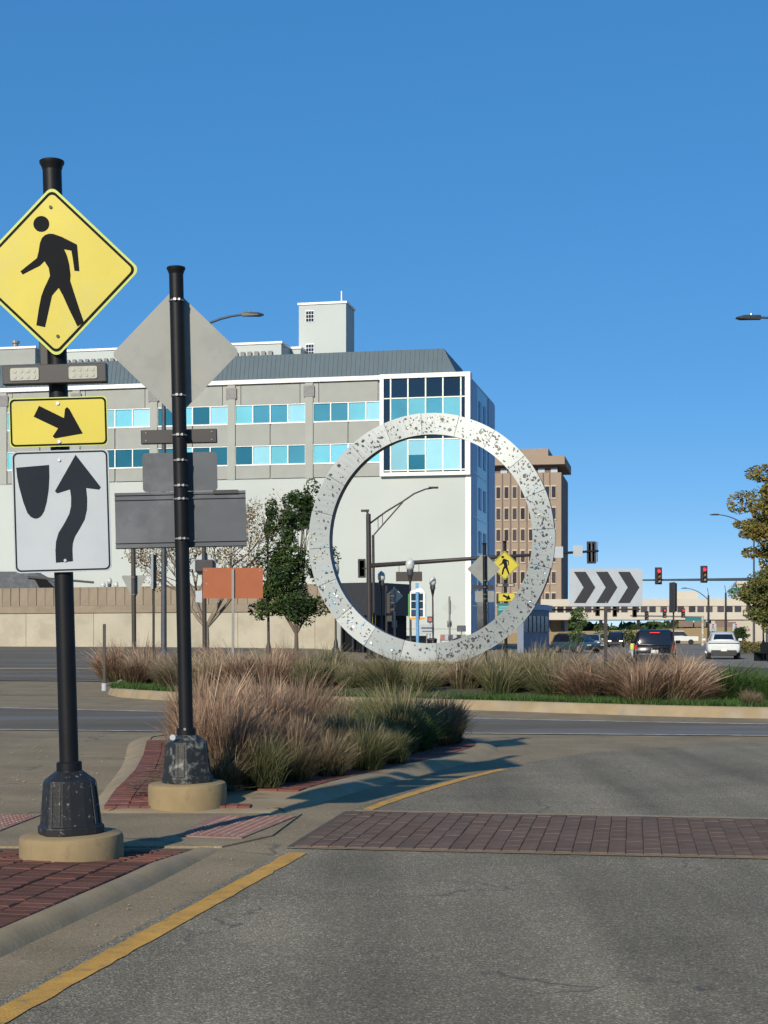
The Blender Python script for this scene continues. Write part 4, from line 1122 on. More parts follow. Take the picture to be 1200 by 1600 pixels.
# white pedestrian signs by the white car
for px,lab in ((1114,'white square sign with red top just left above the white car'),(1150,'white square sign with red top right above the white car')):
    D=140; t=thing('square_sign',lab,'sign',(X(px,D),D,0))
    b=MB(); b.tube([(0,.04,0),(0,.04,Z(976,D))],.04,6); b.build('post',M_POST,t)
    b=MB(); b.plate(rrect(.62,.66,.03,0,Z(980,D)),-.01,0); s=b.build('board',M_WHITE,t)
    b=MB(); b.plate(rrect(.2,.12,.02,0,Z(976,D)),-.02,-.011); b.build('red_mark',M_RED if False else mat('sign_red',(.5,.03,.03),.5),s)
    b=MB(); b.plate([(-.16,Z(980,D)-.26),(-.09,Z(980,D)-.26),(.0,Z(980,D)-.02),(.09,Z(980,D)-.26),(.16,Z(980,D)-.26),(.05,Z(980,D)+.14),(-.05,Z(980,D)+.14)],-.02,-.011); b.build('figure',M_GALV,s)
# information stand inside the ring
Di=60.0; xi=X(652,Di); M_BLUEP=mat('sky_blue_paint',(.13,.31,.52),.45,var=.08)
t=thing('information_stand','white framed information stand on a sky blue post inside the ring','information board',(xi,Di,.2))
zz=lambda py: Z(py,Di)-.2
b=MB(); b.tube([(.02,-.02,-.1),(0,-.02,zz(925))],.065,10); b.build('post',M_BLUEP,t)
b=MB(); b.box(-.29,.29,.06,.14,zz(966),zz(926)); fr=b.build('frame',M_TRIM,t)
for i in range(2):
    for j in range(3):
        b=MB(); x0=-.24+.25*i; z0=zz(963)+.31*j; b.box(x0,x0+.21,.04,.059,z0,z0+.27); b.build('panel',M_GDARK if j else M_BLUED,fr)
b=MB(); b.plate([(-.30,zz(926)),(.30,zz(926)),(.24,zz(922)),(.12,zz(918)),(-.05,zz(921)),(-.25,zz(923))],.04,.14); b.build('cloud_top',M_TRIM,t)
b=MB(); b.box(-.07,.06,.08,.12,zz(919),zz(911)); b.build('flag',M_BLUEP,t)
b=MB(); b.box(-.29,.29,.03,.16,zz(968),zz(964.5)); b.build('orange_rail',mat('orange_rail',(.62,.28,.05),.5),t)
for s_ in (-1,1):
    b=MB(); b.box(s_*.34-.012,s_*.34+.012,.05,.15,zz(964),zz(928)); b.build('side_fin',M_BLUEP if s_>0 else mat('green_fin',(.12,.40,.10),.5),t)
# pale sign posts and small signs inside the ring
for px,D,top,dz,lab in ((617,88,917,925,'thin post with pale diamond sign left of the information stand'),(703,96,932,943,'thin post with pale diamond sign right of the information stand')):
    t=thing('sign_post',lab,'sign',(X(px,D),D,0),lean=-.5)
    b=MB(); b.tube([(0,0,0),(0,0,Z(top,D))],.06,8); b.build('post',M_GALV,t)
    b=MB(); b.plate(rdia(.5,.03,0,Z(dz+6,D)),.07,.08); b.build('diamond',M_WALL,t)
    b=MB(); b.plate(rrect(.3,.4,.03,0,Z(975,D)),.07,.08); b.build('small_plate',M_ALU,t)
def lowsign(name,label,px,py,w,h,D,m,m2=None,post=True):
    t=thing(name,label,'sign',(X(px,D),D,gz(X(px,D),D))); g=gz(X(px,D),D); z=Z(py,D)-g
    b=MB(); b.plate(rrect(w,h,min(w,h)*.08,0,z),-.05,.03); s=b.build('board',m,t,bevel=.01)
    if m2:
        b=MB(); b.plate(rrect(w*.62,h*.62,min(w,h)*.06,0,z),-.06,-.0505); b.build('printed_field',m2,s)
    for x in ((-w*.35,w*.35) if w>1 else (0,)):
        b=MB(); b.box(x-.04,x+.04,.031,.09,0,z); b.build('post',M_GALV,t)
    return t,s,z
M_REDP=mat('dull_red_print',(.40,.13,.11),.6)
lowsign('red_sign','small dark framed sign with reddish field near the information stand',672,968,.36,.40,100,M_DGREY,M_REDP)
t,s,z=lowsign('bank_sign','low white sign with grey line of lettering right of the blue post',667,983,.95,.62,100,M_WHITE)
for k,(w_,dz) in enumerate(((.72,.07),(.62,-.12))):
    b=MB(); b.box(-w_/2,w_/2,-.06,-.0505,z+dz-.05,z+dz+.05-(.04 if k else 0)); b.build('lettering_line',M_ALU_D,s)
lowsign('grey_sign','plain grey rectangular sign on the white wall inside the ring',721,982,.62,.42,105,M_ALU_D)
bn=thing('banner_fence','low fence with a row of small coloured panels at the building foot','fence',(X(688,118),118,.3))
for i in range(9):
    b=MB(); b.box(.32*i+.02,.32*i+.28,-.03,.02,Z(1000,118)-.3,Z(992,118)-.3); b.build('panel',[M_REDP,M_WHITE,M_ALU_D,M_WHITE,M_DGREY,M_ALU,M_WHITE,M_BLUEP,M_ALU][i],bn)
b=MB(); b.box(0,2.9,.03,.08,Z(1001,118)-.3,Z(991.5,118)-.3); b.build('rail',M_GALV,bn)
b=MB(); b.box(0,.1,.03,.1,-.3,.9); b.box(2.8,2.9,.03,.1,-.3,.9); b.build('post',M_GALV,bn)
pw_=thing('planter_wall','low beige wall at the white building foot inside the ring','wall',(X(590,112),112,.2))
b=MB(); b.box(0,3.6,0,.6,-.2,Z(996,112)-.2); b.build('wall',M_FOOT,pw_)
b=MB(); b.box(-.05,3.65,-.06,.66,Z(996,112)-.2,Z(995,112)-.12); b.build('coping',M_CURB,pw_)
for px,lab in ((643,'black litter bin under the tallest globe lamp'),(675,'black litter bin beside the globe lamp right of the blue post'),(716,'black litter bin near the banner fence')):
    D=96; g=gz(X(px,D),D); t=thing('litter_bin',lab,'bin',(X(px,D),D,g))
    b=MB(); b.lathe([(.22,0),(.26,.1),(.30,Z(1001,D)-g-.1),(.31,Z(1000,D)-g)],12); b.build('drum',M_BLACK,t,autosmooth=40)
    b=MB(); b.lathe([(.33,Z(1000,D)-g),(.33,Z(1000,D)-g+.06),(.2,Z(1000,D)-g+.12)],12); b.build('lid',M_DGREY,t)

# ---------------------------------------------------------------- vehicles
def loft(b, sections, cap=True):
    """sections: list of (y, [(x,z)...]) rings with equal counts"""
    o0=len(b.v); n=len(sections[0][1])
    for y,ring_ in sections:
        for x,z in ring_: b.v.append((x,y,z))
    for k in range(len(sections)-1):
        for i in range(n):
            j=(i+1)%n; b.face((o0+k*n+i,o0+k*n+j,o0+(k+1)*n+j,o0+(k+1)*n+i))
    if cap:
        b.face([o0+i for i in reversed(range(n))]); b.face([o0+(len(sections)-1)*n+i for i in range(n)])
def body_ring(w,z0,z1,tuck=.10,sh=.09):
    h=w/2
    return [(-h+tuck,z0),(h-tuck,z0),(h-.02,z0+.18),(h,z0+(z1-z0)*.5),(h-.02,z1-.10),(h-sh,z1-.02),(h-sh-.12,z1),(-h+sh+.12,z1),(-h+sh,z1-.02),(-h+.02,z1-.10),(-h,z0+(z1-z0)*.5),(-h+.02,z0+.18)]
def cab_ring(wb,wt,z0,z1):
    return [(-wb/2,z0),(wb/2,z0),(wb/2-.01,z0+.05),((wb+wt)/4,(z0+z1)/2+.03),(wt/2+.02,z1-.07),(wt/2-.10,z1),(-wt/2+.10,z1),(-wt/2-.02,z1-.07),(-(wb+wt)/4,(z0+z1)/2+.03),(-wb/2+.01,z0+.05)]
M_TYRE=mat('tyre_rubber',(.02,.02,.021),.85,var=.1); M_RIM2=mat('wheel_rim',(.45,.45,.46),.35,metal=.8,var=.1)
M_CGLASS=mat('car_glass',(.010,.012,.018),.06,var=.1,spec=.8)
M_CTRIM=mat('car_black_trim',(.022,.022,.024),.55,var=.1)
M_TAIL=mat('tail_lamp_red',(.28,.02,.015),.25,var=.1,spec=.6); M_TAILON=mat('brake_lamp_lit',(.6,.02,.02),.3,emit=(1,.06,.04),estr=.35)
M_HEAD=mat('headlamp_lit',(.8,.8,.7),.2,emit=(1,.95,.75),estr=2.5)
M_PLATE=mat('number_plate',(.62,.62,.60),.5,var=.05)
def car(name,label,loc,rotz,paint,W,Lg,H,kind,lit_head=False,brake=False):
    """rear of the car at local y=0, nose at +y"""
    t=thing(name,label,'car',loc,rotz=rotz)
    zb=.24; belt=H*(.64 if kind=='fast' else .60)
    if kind=='suv':
        bs=[(0,body_ring(W*.93,zb+.16,belt*.90)),(.06,body_ring(W*.97,zb+.05,belt*.96)),(.5,body_ring(W,zb,belt)),(Lg*.6,body_ring(W,zb,belt)),(Lg*.72,body_ring(W*.98,zb,belt*.98)),(Lg*.95,body_ring(W*.94,zb+.02,belt*.88)),(Lg,body_ring(W*.84,zb+.1,belt*.76))]
        cs=[(.10,cab_ring(W*.90,W*.80,belt-.06,belt+.02)),(.30,cab_ring(W*.91,W*.76,belt-.04,H-.08)),(.55,cab_ring(W*.92,W*.75,belt-.04,H)),(Lg*.45,cab_ring(W*.92,W*.76,belt-.04,H)),(Lg*.56,cab_ring(W*.92,W*.75,belt-.04,H-.06)),(Lg*.72,cab_ring(W*.90,W*.80,belt-.06,belt+.02))]
    elif kind=='fast':
        bs=[(0,body_ring(W*.84,zb+.26,belt*.86)),(.05,body_ring(W*.92,zb+.12,belt*.99)),(.16,body_ring(W*.975,zb+.06,belt*1.035)),(.45,body_ring(W,zb,belt*1.02)),(Lg*.6,body_ring(W,zb,belt)),(Lg*.75,body_ring(W*.98,zb,belt*.93)),(Lg*.95,body_ring(W*.92,zb+.02,belt*.78)),(Lg,body_ring(W*.8,zb+.1,belt*.62))]
        cs=[(.30,cab_ring(W*.72,W*.64,belt-.02,belt+.10)),(.80,cab_ring(W*.80,W*.60,belt-.04,H-.14)),(1.35,cab_ring(W*.86,W*.60,belt-.04,H-.03)),(Lg*.45,cab_ring(W*.89,W*.66,belt-.04,H)),(Lg*.56,cab_ring(W*.89,W*.68,belt-.04,H-.07)),(Lg*.76,cab_ring(W*.86,W*.76,belt-.10,belt+.0))]
    else:
        bs=[(0,body_ring(W*.92,zb+.14,belt*.92)),(.06,body_ring(W*.96,zb+.05,belt*.97)),(.5,body_ring(W,zb,belt)),(Lg*.6,body_ring(W,zb,belt)),(Lg*.72,body_ring(W*.98,zb,belt*.97)),(Lg*.95,body_ring(W*.94,zb+.02,belt*.82)),(Lg,body_ring(W*.84,zb+.1,belt*.68))]
        cs=[(.30,cab_ring(W*.86,W*.78,belt-.06,belt+.02)),(.85,cab_ring(W*.88,W*.70,belt-.04,H-.08)),(1.3,cab_ring(W*.9,W*.70,belt-.04,H)),(Lg*.45,cab_ring(W*.9,W*.70,belt-.04,H)),(Lg*.55,cab_ring(W*.9,W*.70,belt-.04,H-.06)),(Lg*.74,cab_ring(W*.88,W*.76,belt-.08,belt+.0))]
    b=MB(); loft(b,bs); bo=b.build('body',paint,t,autosmooth=45)
    if kind=='fast':                               # rounded body: subdivided shell, glass set on the cabin
        for w_ in (bo,): q=w_.modifiers.new('round','SUBSURF'); q.levels=2; q.render_levels=2
        bo.data.polygons.foreach_set('use_smooth',[True]*len(bo.data.polygons))
        b=MB(); loft(b,cs); cb_=b.build('cabin',paint,t,smooth=True); q=cb_.modifiers.new('round','SUBSURF'); q.levels=2; q.render_levels=2
        y0,y1=cs[0][0],cs[1][0]; z0,z1=belt+.13,H-.17
        b=MB(); b.add([(-W*.30,y0+.05,z0),(W*.30,y0+.05,z0),(W*.255,y1-.05,z1),(-W*.255,y1-.05,z1),(-W*.29,y0+.14,z0-.02),(W*.29,y0+.14,z0-.02),(W*.24,y1+.04,z1-.02),(-W*.24,y1+.04,z1-.02)],[(0,1,2,3),(7,6,5,4),(0,4,5,1),(1,5,6,2),(2,6,7,3),(3,7,4,0)]); b.build('rear_window',M_CGLASS,t)
        for s_ in (-1,1):
            b=MB(); b.add([(s_*W*.425,1.0,belt+.08),(s_*W*.435,Lg*.66,belt+.06),(s_*W*.345,Lg*.52,H-.14),(s_*W*.335,1.35,H-.15)],[(0,1,2,3)]); b.build('side_window',M_CGLASS,t)
    else:
        b=MB(); loft(b,cs); g=b.build('cabin_glass',M_CGLASS,t,autosmooth=35)
    # roof skin and pillars in body colour
    b=MB(); rr=[c for c in cs[1:-1]] if kind!='fast' else []
    for y,r_ in rr:
        for x,z in r_[4:8]: b.v.append((x*1.01,y,z+.012))
    for k in range(len(rr)-1):
        for i in range(3): b.face((4*k+i,4*k+i+1,4*k+4+i+1,4*k+4+i))
    if rr: b.build('roof',paint,t,autosmooth=40)
    b=MB()
    for idx in ((0,1),(len(cs)-2,len(cs)-1)) if rr else ():
        for side in (1,-1):
            lo,hi=(cs[idx[0]],cs[idx[1]]) if idx[0]==0 else (cs[idx[1]],cs[idx[0]])
            pa=(side*lo[1][1][0]*.98,lo[0],lo[1][1][1]); pb=(side*hi[1][4][0]*1.0,hi[0],hi[1][4][1]+.02)
            b.bar(pa,pb,.09,.09)
    if rr: b.build('pillar',paint,t)
    for wy in (.85,Lg-.95):
        for s_ in (-1,1):
            b=MB(); R_=.35
            b.tube([(s_*(W/2-.25),wy,R_),(s_*(W/2-.015),wy,R_)],R_,20); w_=b.build('wheel',M_TYRE,t)
            b=MB(); b.tube([(s_*(W/2-.02),wy,R_),(s_*(W/2+.002),wy,R_)],R_*.66,14); b.build('rim',M_RIM2,w_)
    b=MB(); b.box(-W*(.37 if kind=='fast' else .42),W*(.37 if kind=='fast' else .42),-.03,.12,zb-.02,zb+.30); b.build('rear_bumper',M_CTRIM,t,bevel=.03)
    zl_=belt*.82
    for s_ in (-1,1):
        b=MB()
        if kind=='fast': b.box(min(s_*.0,s_*W*.45),max(s_*.0,s_*W*.45),-.02,.16,zl_+.06,zl_+.115)
        else: b.box(min(s_*W*.40,s_*W*.485),max(s_*W*.40,s_*W*.485),-.02,.12,zl_-.05,zl_+.16)
        b.build('tail_lamp',(M_TAIL) if kind!='fast' else M_CTRIM,t,bevel=.02)
        b=MB(); b.box(s_*W*.5-.02,s_*W*.5+s_*.18+.02 if s_>0 else s_*W*.5+.02,0,.12,belt+.02,belt+.17) if s_>0 else b.box(-W*.5-.2,-W*.5+.02,0,.12,belt+.02,belt+.17)
        for i,v in enumerate(b.v): b.v[i]=(v[0],v[1]+Lg*.62,v[2])
        b.build('mirror',paint,t,bevel=.03)
        b=MB(); b.box(min(s_*W*.24,s_*W*.42),max(s_*W*.24,s_*W*.42),Lg-.16,Lg+.02,belt*.62,belt*.75); b.build('headlight',M_HEAD if lit_head else M_GLOBE,t,bevel=.02)
    b=MB(); b.box(-.16,.16,-.07,-.045,zb+.24 if kind=='fast' else zl_-.22,zb+.40 if kind=='fast' else zl_-.07); b.build('number_plate',M_PLATE,t)
    b=MB(); b.box(-W*.40,W*.40,Lg-.15,Lg+.03,zb+.08,zb+.36); b.build('front_grille',M_CTRIM,t,bevel=.03)
    if kind=='suv':
        b=MB(); b.box(-.22,.22,.16,.24,H-.16,H-.115); b.build('brake_strip',M_TAILON,t)
        for s_ in (-1,1):
            b=MB(); b.tube([(s_*W*.33,.6,H+.05),(s_*W*.33,2.4,H+.06)],.025,6); b.build('roof_rail',M_CTRIM,t)
        b=MB(); b.box(-W*.36,W*.36,-.03,.05,zl_-.27,zl_-.24); b.build('chrome_strip',M_STEEL,t)
        b=MB(); b.ico((-.12,-.03,zl_-.02),.05,1); b.build('badge',M_STEEL,t)
    return t
M_CBLK=mat('black_car_paint',(.006,.006,.008),.25,var=.1,spec=.35); M_CWHT=mat('pearl_white_car_paint',(.55,.58,.59),.3,var=.03,spec=.5)
M_CTEAL=mat('dark_teal_car_paint',(.03,.055,.075),.22,var=.1,spec=.7); M_CGRY=mat('silver_car_paint',(.38,.40,.40),.3,metal=.4,var=.05)
ca_=R(-10.5)
car('black_suv','black SUV with lit brake lights driving away beyond the dry grass',(X(1023,69),69,0),ca_,M_CBLK,1.92,4.7,1.66,'suv',brake=True)
car('white_car','white rounded crossover car seen from behind on the right',(X(1131,88),88,0),ca_,M_CWHT,1.92,4.75,1.62,'fast')
car('oncoming_car','small silver car with lit headlights coming towards the camera left of the SUV',(X(936,153),157,0),math.pi+ca_,M_CGRY,1.8,4.3,1.45,'sedan',lit_head=True)
car('teal_car','dark teal car parked behind the grass right of the ring foot',(X(880,118),120,0),math.pi+R(30),M_CTEAL,1.85,4.5,1.5,'suv')
car('dark_car','dark car waiting with headlights between silver car and SUV',(X(972,170),174,0),math.pi+ca_,M_CBLK,1.85,4.5,1.7,'suv',lit_head=True)
# white pickup and trailer by the ramp
tr=thing('white_pickup','white pickup truck crossing the street below the skyway','truck',(X(1026,212),212,0),rotz=R(-8))
b=MB(); loft(b,[(-.9,[(0,.55),(5.6,.55),(5.6,1.15),(3.6,1.2),(3.5,1.25),(0,1.2)]),(.9,[(0,.55),(5.6,.55),(5.6,1.15),(3.6,1.2),(3.5,1.25),(0,1.2)])]); b.build('body',M_CWHT,tr)
b=MB(); loft(b,[(-.8,[(1.9,1.2),(4.2,1.2),(3.6,1.85),(2.0,1.85)]),(.8,[(1.9,1.2),(4.2,1.2),(3.6,1.85),(2.0,1.85)])]); b.build('cab_glass',M_CGLASS,tr)
b=MB(); b.box(1.95,3.65,-.82,.82,1.83,1.92); b.build('cab_roof',M_CWHT,tr)
for x in (1.0,4.6):
    b=MB(); b.tube([(x,-.92,.38),(x,-.7,.38)],.38,16); b.build('wheel',M_TYRE,tr)
# lime hydrant bollard and bench at the right
hy=thing('hydrant','lime topped hydrant left of the black SUV','hydrant',(X(988,92),92,0))
b=MB(); b.lathe([(.14,0),(.14,.08),(.10,.1),(.10,.5),(.13,.52)],10); b.build('barrel',M_WHITE,hy,autosmooth=40)
b=MB(); b.lathe([(.15,.52),(.15,.75),(.11,.9),(.04,1.0)],10); b.build('lime_bonnet',M_LIME,hy,autosmooth=40)
b=MB(); b.tube([(-.2,0,.4),(.2,0,.4)],.06,8); b.build('nozzle',M_WHITE,hy)
be=thing('planter_bench','dark street bench at the right edge beyond the white edge line','bench',(X(1194,82),82,.02),rotz=R(-80))
b=MB(); b.box(-.9,.9,-.25,.25,.42,.50); b.build('seat',M_BLACK,be)
b=MB(); b.box(-.9,.9,.22,.30,.50,.98); b.build('backrest',M_BLACK,be)
for x in (-.8,.8):
    b=MB(); b.box(x-.04,x+.04,-.22,.28,0,.42); b.build('leg',M_BLACK,be)
bi=thing('street_bin','tall dark litter bin beside the bench at the right edge','bin',(X(1195,84),84,.02))
b=MB(); b.lathe([(.20,0),(.23,.1),(.25,.75),(.28,.8),(.28,.86),(.1,1.0)],14); b.build('drum',M_BLACK,bi,autosmooth=40)
b=MB(); b.box(-.10,.10,-.27,-.22,.6,.72); b.build('opening',M_GALV,bi)

# ---------------------------------------------------------------- vegetation
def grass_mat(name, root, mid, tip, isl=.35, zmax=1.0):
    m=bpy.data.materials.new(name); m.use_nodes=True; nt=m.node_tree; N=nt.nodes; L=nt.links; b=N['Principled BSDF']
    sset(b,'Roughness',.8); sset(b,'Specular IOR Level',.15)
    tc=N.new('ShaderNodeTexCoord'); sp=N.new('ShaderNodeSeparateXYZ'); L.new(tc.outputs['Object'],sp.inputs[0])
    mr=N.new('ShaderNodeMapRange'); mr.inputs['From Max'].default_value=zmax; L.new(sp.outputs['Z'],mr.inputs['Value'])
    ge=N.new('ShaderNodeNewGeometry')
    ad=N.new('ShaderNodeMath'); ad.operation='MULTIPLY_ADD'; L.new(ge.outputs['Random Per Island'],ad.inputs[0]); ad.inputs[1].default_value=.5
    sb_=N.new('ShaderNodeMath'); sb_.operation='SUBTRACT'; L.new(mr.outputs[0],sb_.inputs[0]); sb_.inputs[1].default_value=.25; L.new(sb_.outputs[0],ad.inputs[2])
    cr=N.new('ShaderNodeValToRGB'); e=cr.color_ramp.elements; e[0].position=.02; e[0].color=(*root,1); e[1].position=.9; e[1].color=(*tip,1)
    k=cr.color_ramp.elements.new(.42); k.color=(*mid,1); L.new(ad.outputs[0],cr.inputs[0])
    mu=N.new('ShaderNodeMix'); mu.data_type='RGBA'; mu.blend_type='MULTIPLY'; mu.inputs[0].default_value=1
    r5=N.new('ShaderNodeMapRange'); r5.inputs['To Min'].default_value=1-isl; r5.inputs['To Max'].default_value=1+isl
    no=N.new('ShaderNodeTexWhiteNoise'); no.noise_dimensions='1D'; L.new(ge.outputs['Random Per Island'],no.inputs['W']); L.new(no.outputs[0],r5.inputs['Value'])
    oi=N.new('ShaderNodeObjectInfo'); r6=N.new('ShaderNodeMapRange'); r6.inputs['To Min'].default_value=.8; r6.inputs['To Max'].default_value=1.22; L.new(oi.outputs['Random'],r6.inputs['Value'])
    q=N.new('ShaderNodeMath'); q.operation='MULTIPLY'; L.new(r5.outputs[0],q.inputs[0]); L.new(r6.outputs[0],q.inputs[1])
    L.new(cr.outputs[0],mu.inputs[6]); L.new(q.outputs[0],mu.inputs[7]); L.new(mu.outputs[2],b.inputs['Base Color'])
    # thin leaves let some light through
    tr=N.new('ShaderNodeBsdfTranslucent'); L.new(mu.outputs[2],tr.inputs[0]); mx=N.new('ShaderNodeMixShader'); mx.inputs[0].default_value=.25
    L.new(b.outputs[0],mx.inputs[1]); L.new(tr.outputs[0],mx.inputs[2]); L.new(mx.outputs[0],N['Material Output'].inputs[0])
    return m
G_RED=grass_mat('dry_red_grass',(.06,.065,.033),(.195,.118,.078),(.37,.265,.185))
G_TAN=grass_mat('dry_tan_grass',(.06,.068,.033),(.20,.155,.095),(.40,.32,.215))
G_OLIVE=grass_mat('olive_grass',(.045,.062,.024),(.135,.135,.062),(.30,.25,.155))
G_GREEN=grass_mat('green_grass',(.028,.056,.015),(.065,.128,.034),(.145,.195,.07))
G_STRAW=grass_mat('straw_litter',(.22,.17,.10),(.28,.22,.13),(.34,.28,.18),zmax=.2)
def clump_mesh(name, m, n, H, base, spread, w, seed, wind=.12, plume=.25, seg=4):
    rg=random.Random(seed); v=[]; f=[]
    for i in range(n):
        a=rg.uniform(0,2*math.pi); rb=base*math.sqrt(rg.random()); x=rb*math.cos(a); y=rb*math.sin(a)
        h=H*(rg.uniform(.4,.85) if rg.random()<.8 else rg.uniform(.85,1.18))*(1-.25*rb/base); out=spread*rg.uniform(.15,1.0)*(rb/base*.75+.25)
        a2=a+rg.gauss(0,.5); dx=math.cos(a2)*out+wind*h*rg.uniform(.4,1.6); dy=math.sin(a2)*out
        b=rg.uniform(0,math.pi); wx=math.cos(b)*w*rg.uniform(.6,1.3); wy=math.sin(b)*w
        pl=rg.random()<plume; o=len(v); cur=rg.uniform(1.6,2.8); droop=rg.uniform(0,.18)*h
        wob=rg.gauss(0,.035); kink=rg.choice([0,0,0,rg.uniform(-.25,.25)])
        for s in range(seg+1):
            u=s/seg; px=x+dx*u**cur+wob*math.sin(u*5)+(kink*(u-.55)*h if u>.55 else 0)+rg.gauss(0,.006); py=y+dy*u**cur+rg.gauss(0,.006); pz=h*(u-.02)-droop*u**4
            ww=(1-u**2.2)*.9+.08
            if pl and u>.6: ww=1.25 if u<.95 else .3
            v.append((px-wx*ww/2,py-wy*ww/2,pz)); v.append((px+wx*ww/2,py+wy*ww/2,pz))
        for s in range(seg): f.append((o+2*s,o+2*s+1,o+2*s+3,o+2*s+2))
    me=bpy.data.meshes.new(name); me.from_pydata(v,[],f); me.materials.append(m); me.update(); return me
NEAR={}; 
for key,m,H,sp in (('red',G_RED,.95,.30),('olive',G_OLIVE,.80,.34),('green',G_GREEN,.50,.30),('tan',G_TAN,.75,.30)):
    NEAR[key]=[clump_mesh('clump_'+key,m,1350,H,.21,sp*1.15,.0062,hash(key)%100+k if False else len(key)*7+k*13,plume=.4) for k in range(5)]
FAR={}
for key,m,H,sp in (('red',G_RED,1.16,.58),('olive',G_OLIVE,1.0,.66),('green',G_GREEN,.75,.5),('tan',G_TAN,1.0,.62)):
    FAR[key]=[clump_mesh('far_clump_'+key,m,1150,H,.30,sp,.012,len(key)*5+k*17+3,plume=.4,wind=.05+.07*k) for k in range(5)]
NAMES={'red':'reddish dry','olive':'olive and tan','green':'fresh green','tan':'straw coloured'}
rg=random.Random(21)
def grass(key,x,y,z,sc,near,place,tilt=(0,0),label=None,grp=None,zs=1.0):
    me=rg.choice((NEAR if near else FAR)[key]); s=sc*rg.uniform(.78,1.2)
    px_=600+FPX*x/y
    if near: spot='nearest the second sign post' if px_<330 else 'in the middle of the near bed' if px_<560 else 'at the right end of the near bed'
    else: spot=next(n_ for lim,n_ in ((300,'left of the second post on the round island'),(480,'below the orange board on the round island'),(600,'left below the ring'),(780,'in front of the ring foot'),(930,'between ring and chevron post'),(1090,'below the black SUV'),(9999,'at the right end of the round island')) if px_<lim)
    spot+=', '+('front rows' if (y<16.5 if near else y<front(x)+3.2) else 'back rows')
    label=label or f'{NAMES[key]} grass clump {spot}'; grp=grp or label
    o=inst('grass_clump',me,None,(x,y,z),(tilt[0]+rg.gauss(0,.05 if near else .09),tilt[1]+rg.gauss(.02,.06 if near else .12),rg.uniform(0,6.28)),(s*rg.uniform(.9,1.2),s,s*zs*rg.uniform(.9,1.1)))
    tag(o,label,'grass clump',grp)
    return o
# bed of the splitter island, nearest grass
PL='the bed behind the second sign post'
def inbed(x,y):
    c=False; n=len(bed)
    for i in range(n):
        x1,y1=bed[i]; x2,y2=bed[(i+1)%n]
        if (y1>y)!=(y2>y) and x<(x2-x1)*(y-y1)/(y2-y1)+x1: c=not c
    return c
pts=[]
y=13.7
while y<20.9:
    x=-2.6+rg.uniform(0,.2)
    while x<1.2:
        xx=x+rg.uniform(-.12,.12); yy=y+rg.uniform(-.15,.15)
        if inbed(xx,yy) and math.hypot(xx+1.64,yy-12.8)>.75: pts.append((xx,yy))
        x+=.40
    y+=.52
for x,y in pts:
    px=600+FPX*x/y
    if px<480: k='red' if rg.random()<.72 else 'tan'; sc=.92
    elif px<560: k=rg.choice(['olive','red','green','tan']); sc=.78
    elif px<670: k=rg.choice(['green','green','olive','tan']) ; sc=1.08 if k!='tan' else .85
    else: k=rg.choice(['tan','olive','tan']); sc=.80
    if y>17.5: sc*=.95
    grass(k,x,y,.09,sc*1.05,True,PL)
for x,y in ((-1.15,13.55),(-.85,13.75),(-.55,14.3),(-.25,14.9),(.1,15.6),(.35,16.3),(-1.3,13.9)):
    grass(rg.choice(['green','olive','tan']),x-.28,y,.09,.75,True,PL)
# round island: rows of clumps behind the kerb
PR='the round island bed'
def front(x):                                     # island front edge depth at x
    best=None
    for (x1,y1),(x2,y2) in zip(ci,ci[1:]+ci[:1]):
        if (x1-x)*(x2-x)<=0 and x1!=x2:
            yy=y1+(y2-y1)*(x-x1)/(x2-x1)
            if best is None or yy<best: best=yy
    return best
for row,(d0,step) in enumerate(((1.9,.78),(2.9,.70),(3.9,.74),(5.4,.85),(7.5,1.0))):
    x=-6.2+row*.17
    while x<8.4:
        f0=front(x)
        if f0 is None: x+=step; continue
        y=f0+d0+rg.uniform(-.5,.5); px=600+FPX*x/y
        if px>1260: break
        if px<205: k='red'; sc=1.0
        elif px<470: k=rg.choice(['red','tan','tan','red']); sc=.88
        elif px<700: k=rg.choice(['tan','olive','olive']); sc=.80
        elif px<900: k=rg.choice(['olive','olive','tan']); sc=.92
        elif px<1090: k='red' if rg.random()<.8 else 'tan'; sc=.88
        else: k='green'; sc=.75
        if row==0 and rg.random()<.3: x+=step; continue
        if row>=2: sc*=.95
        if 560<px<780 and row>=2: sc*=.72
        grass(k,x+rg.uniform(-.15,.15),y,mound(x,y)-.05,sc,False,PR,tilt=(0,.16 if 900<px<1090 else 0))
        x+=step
for px,py,k,sc,lab in ((180,1062,'red',1.12,'tall upright reddish grass clump at the left tip of the round island'),(225,1064,'red',1.1,'tall reddish grass clump below the edge-on sign'),
                   (868,1092,'olive',1.12,'large fountain shaped olive grass clump left of the chevron post'),(1010,1100,'red',1.05,'large windswept reddish grass clump right of the chevron post'),
                   (1062,1100,'red',1.0,'windswept reddish grass clump left of the green clump'),(1150,1098,'green',1.05,'bright green grass clump at the right end of the round island'),(1172,1104,'tan',.45,'small straw coloured tuft at the right kerb end')):
    x,y=G(px,py,.18); grass(k,x,y,.16,sc,False,PR,tilt=(0,.12 if 980<px<1100 else 0),label=lab,grp='feature grass clumps')
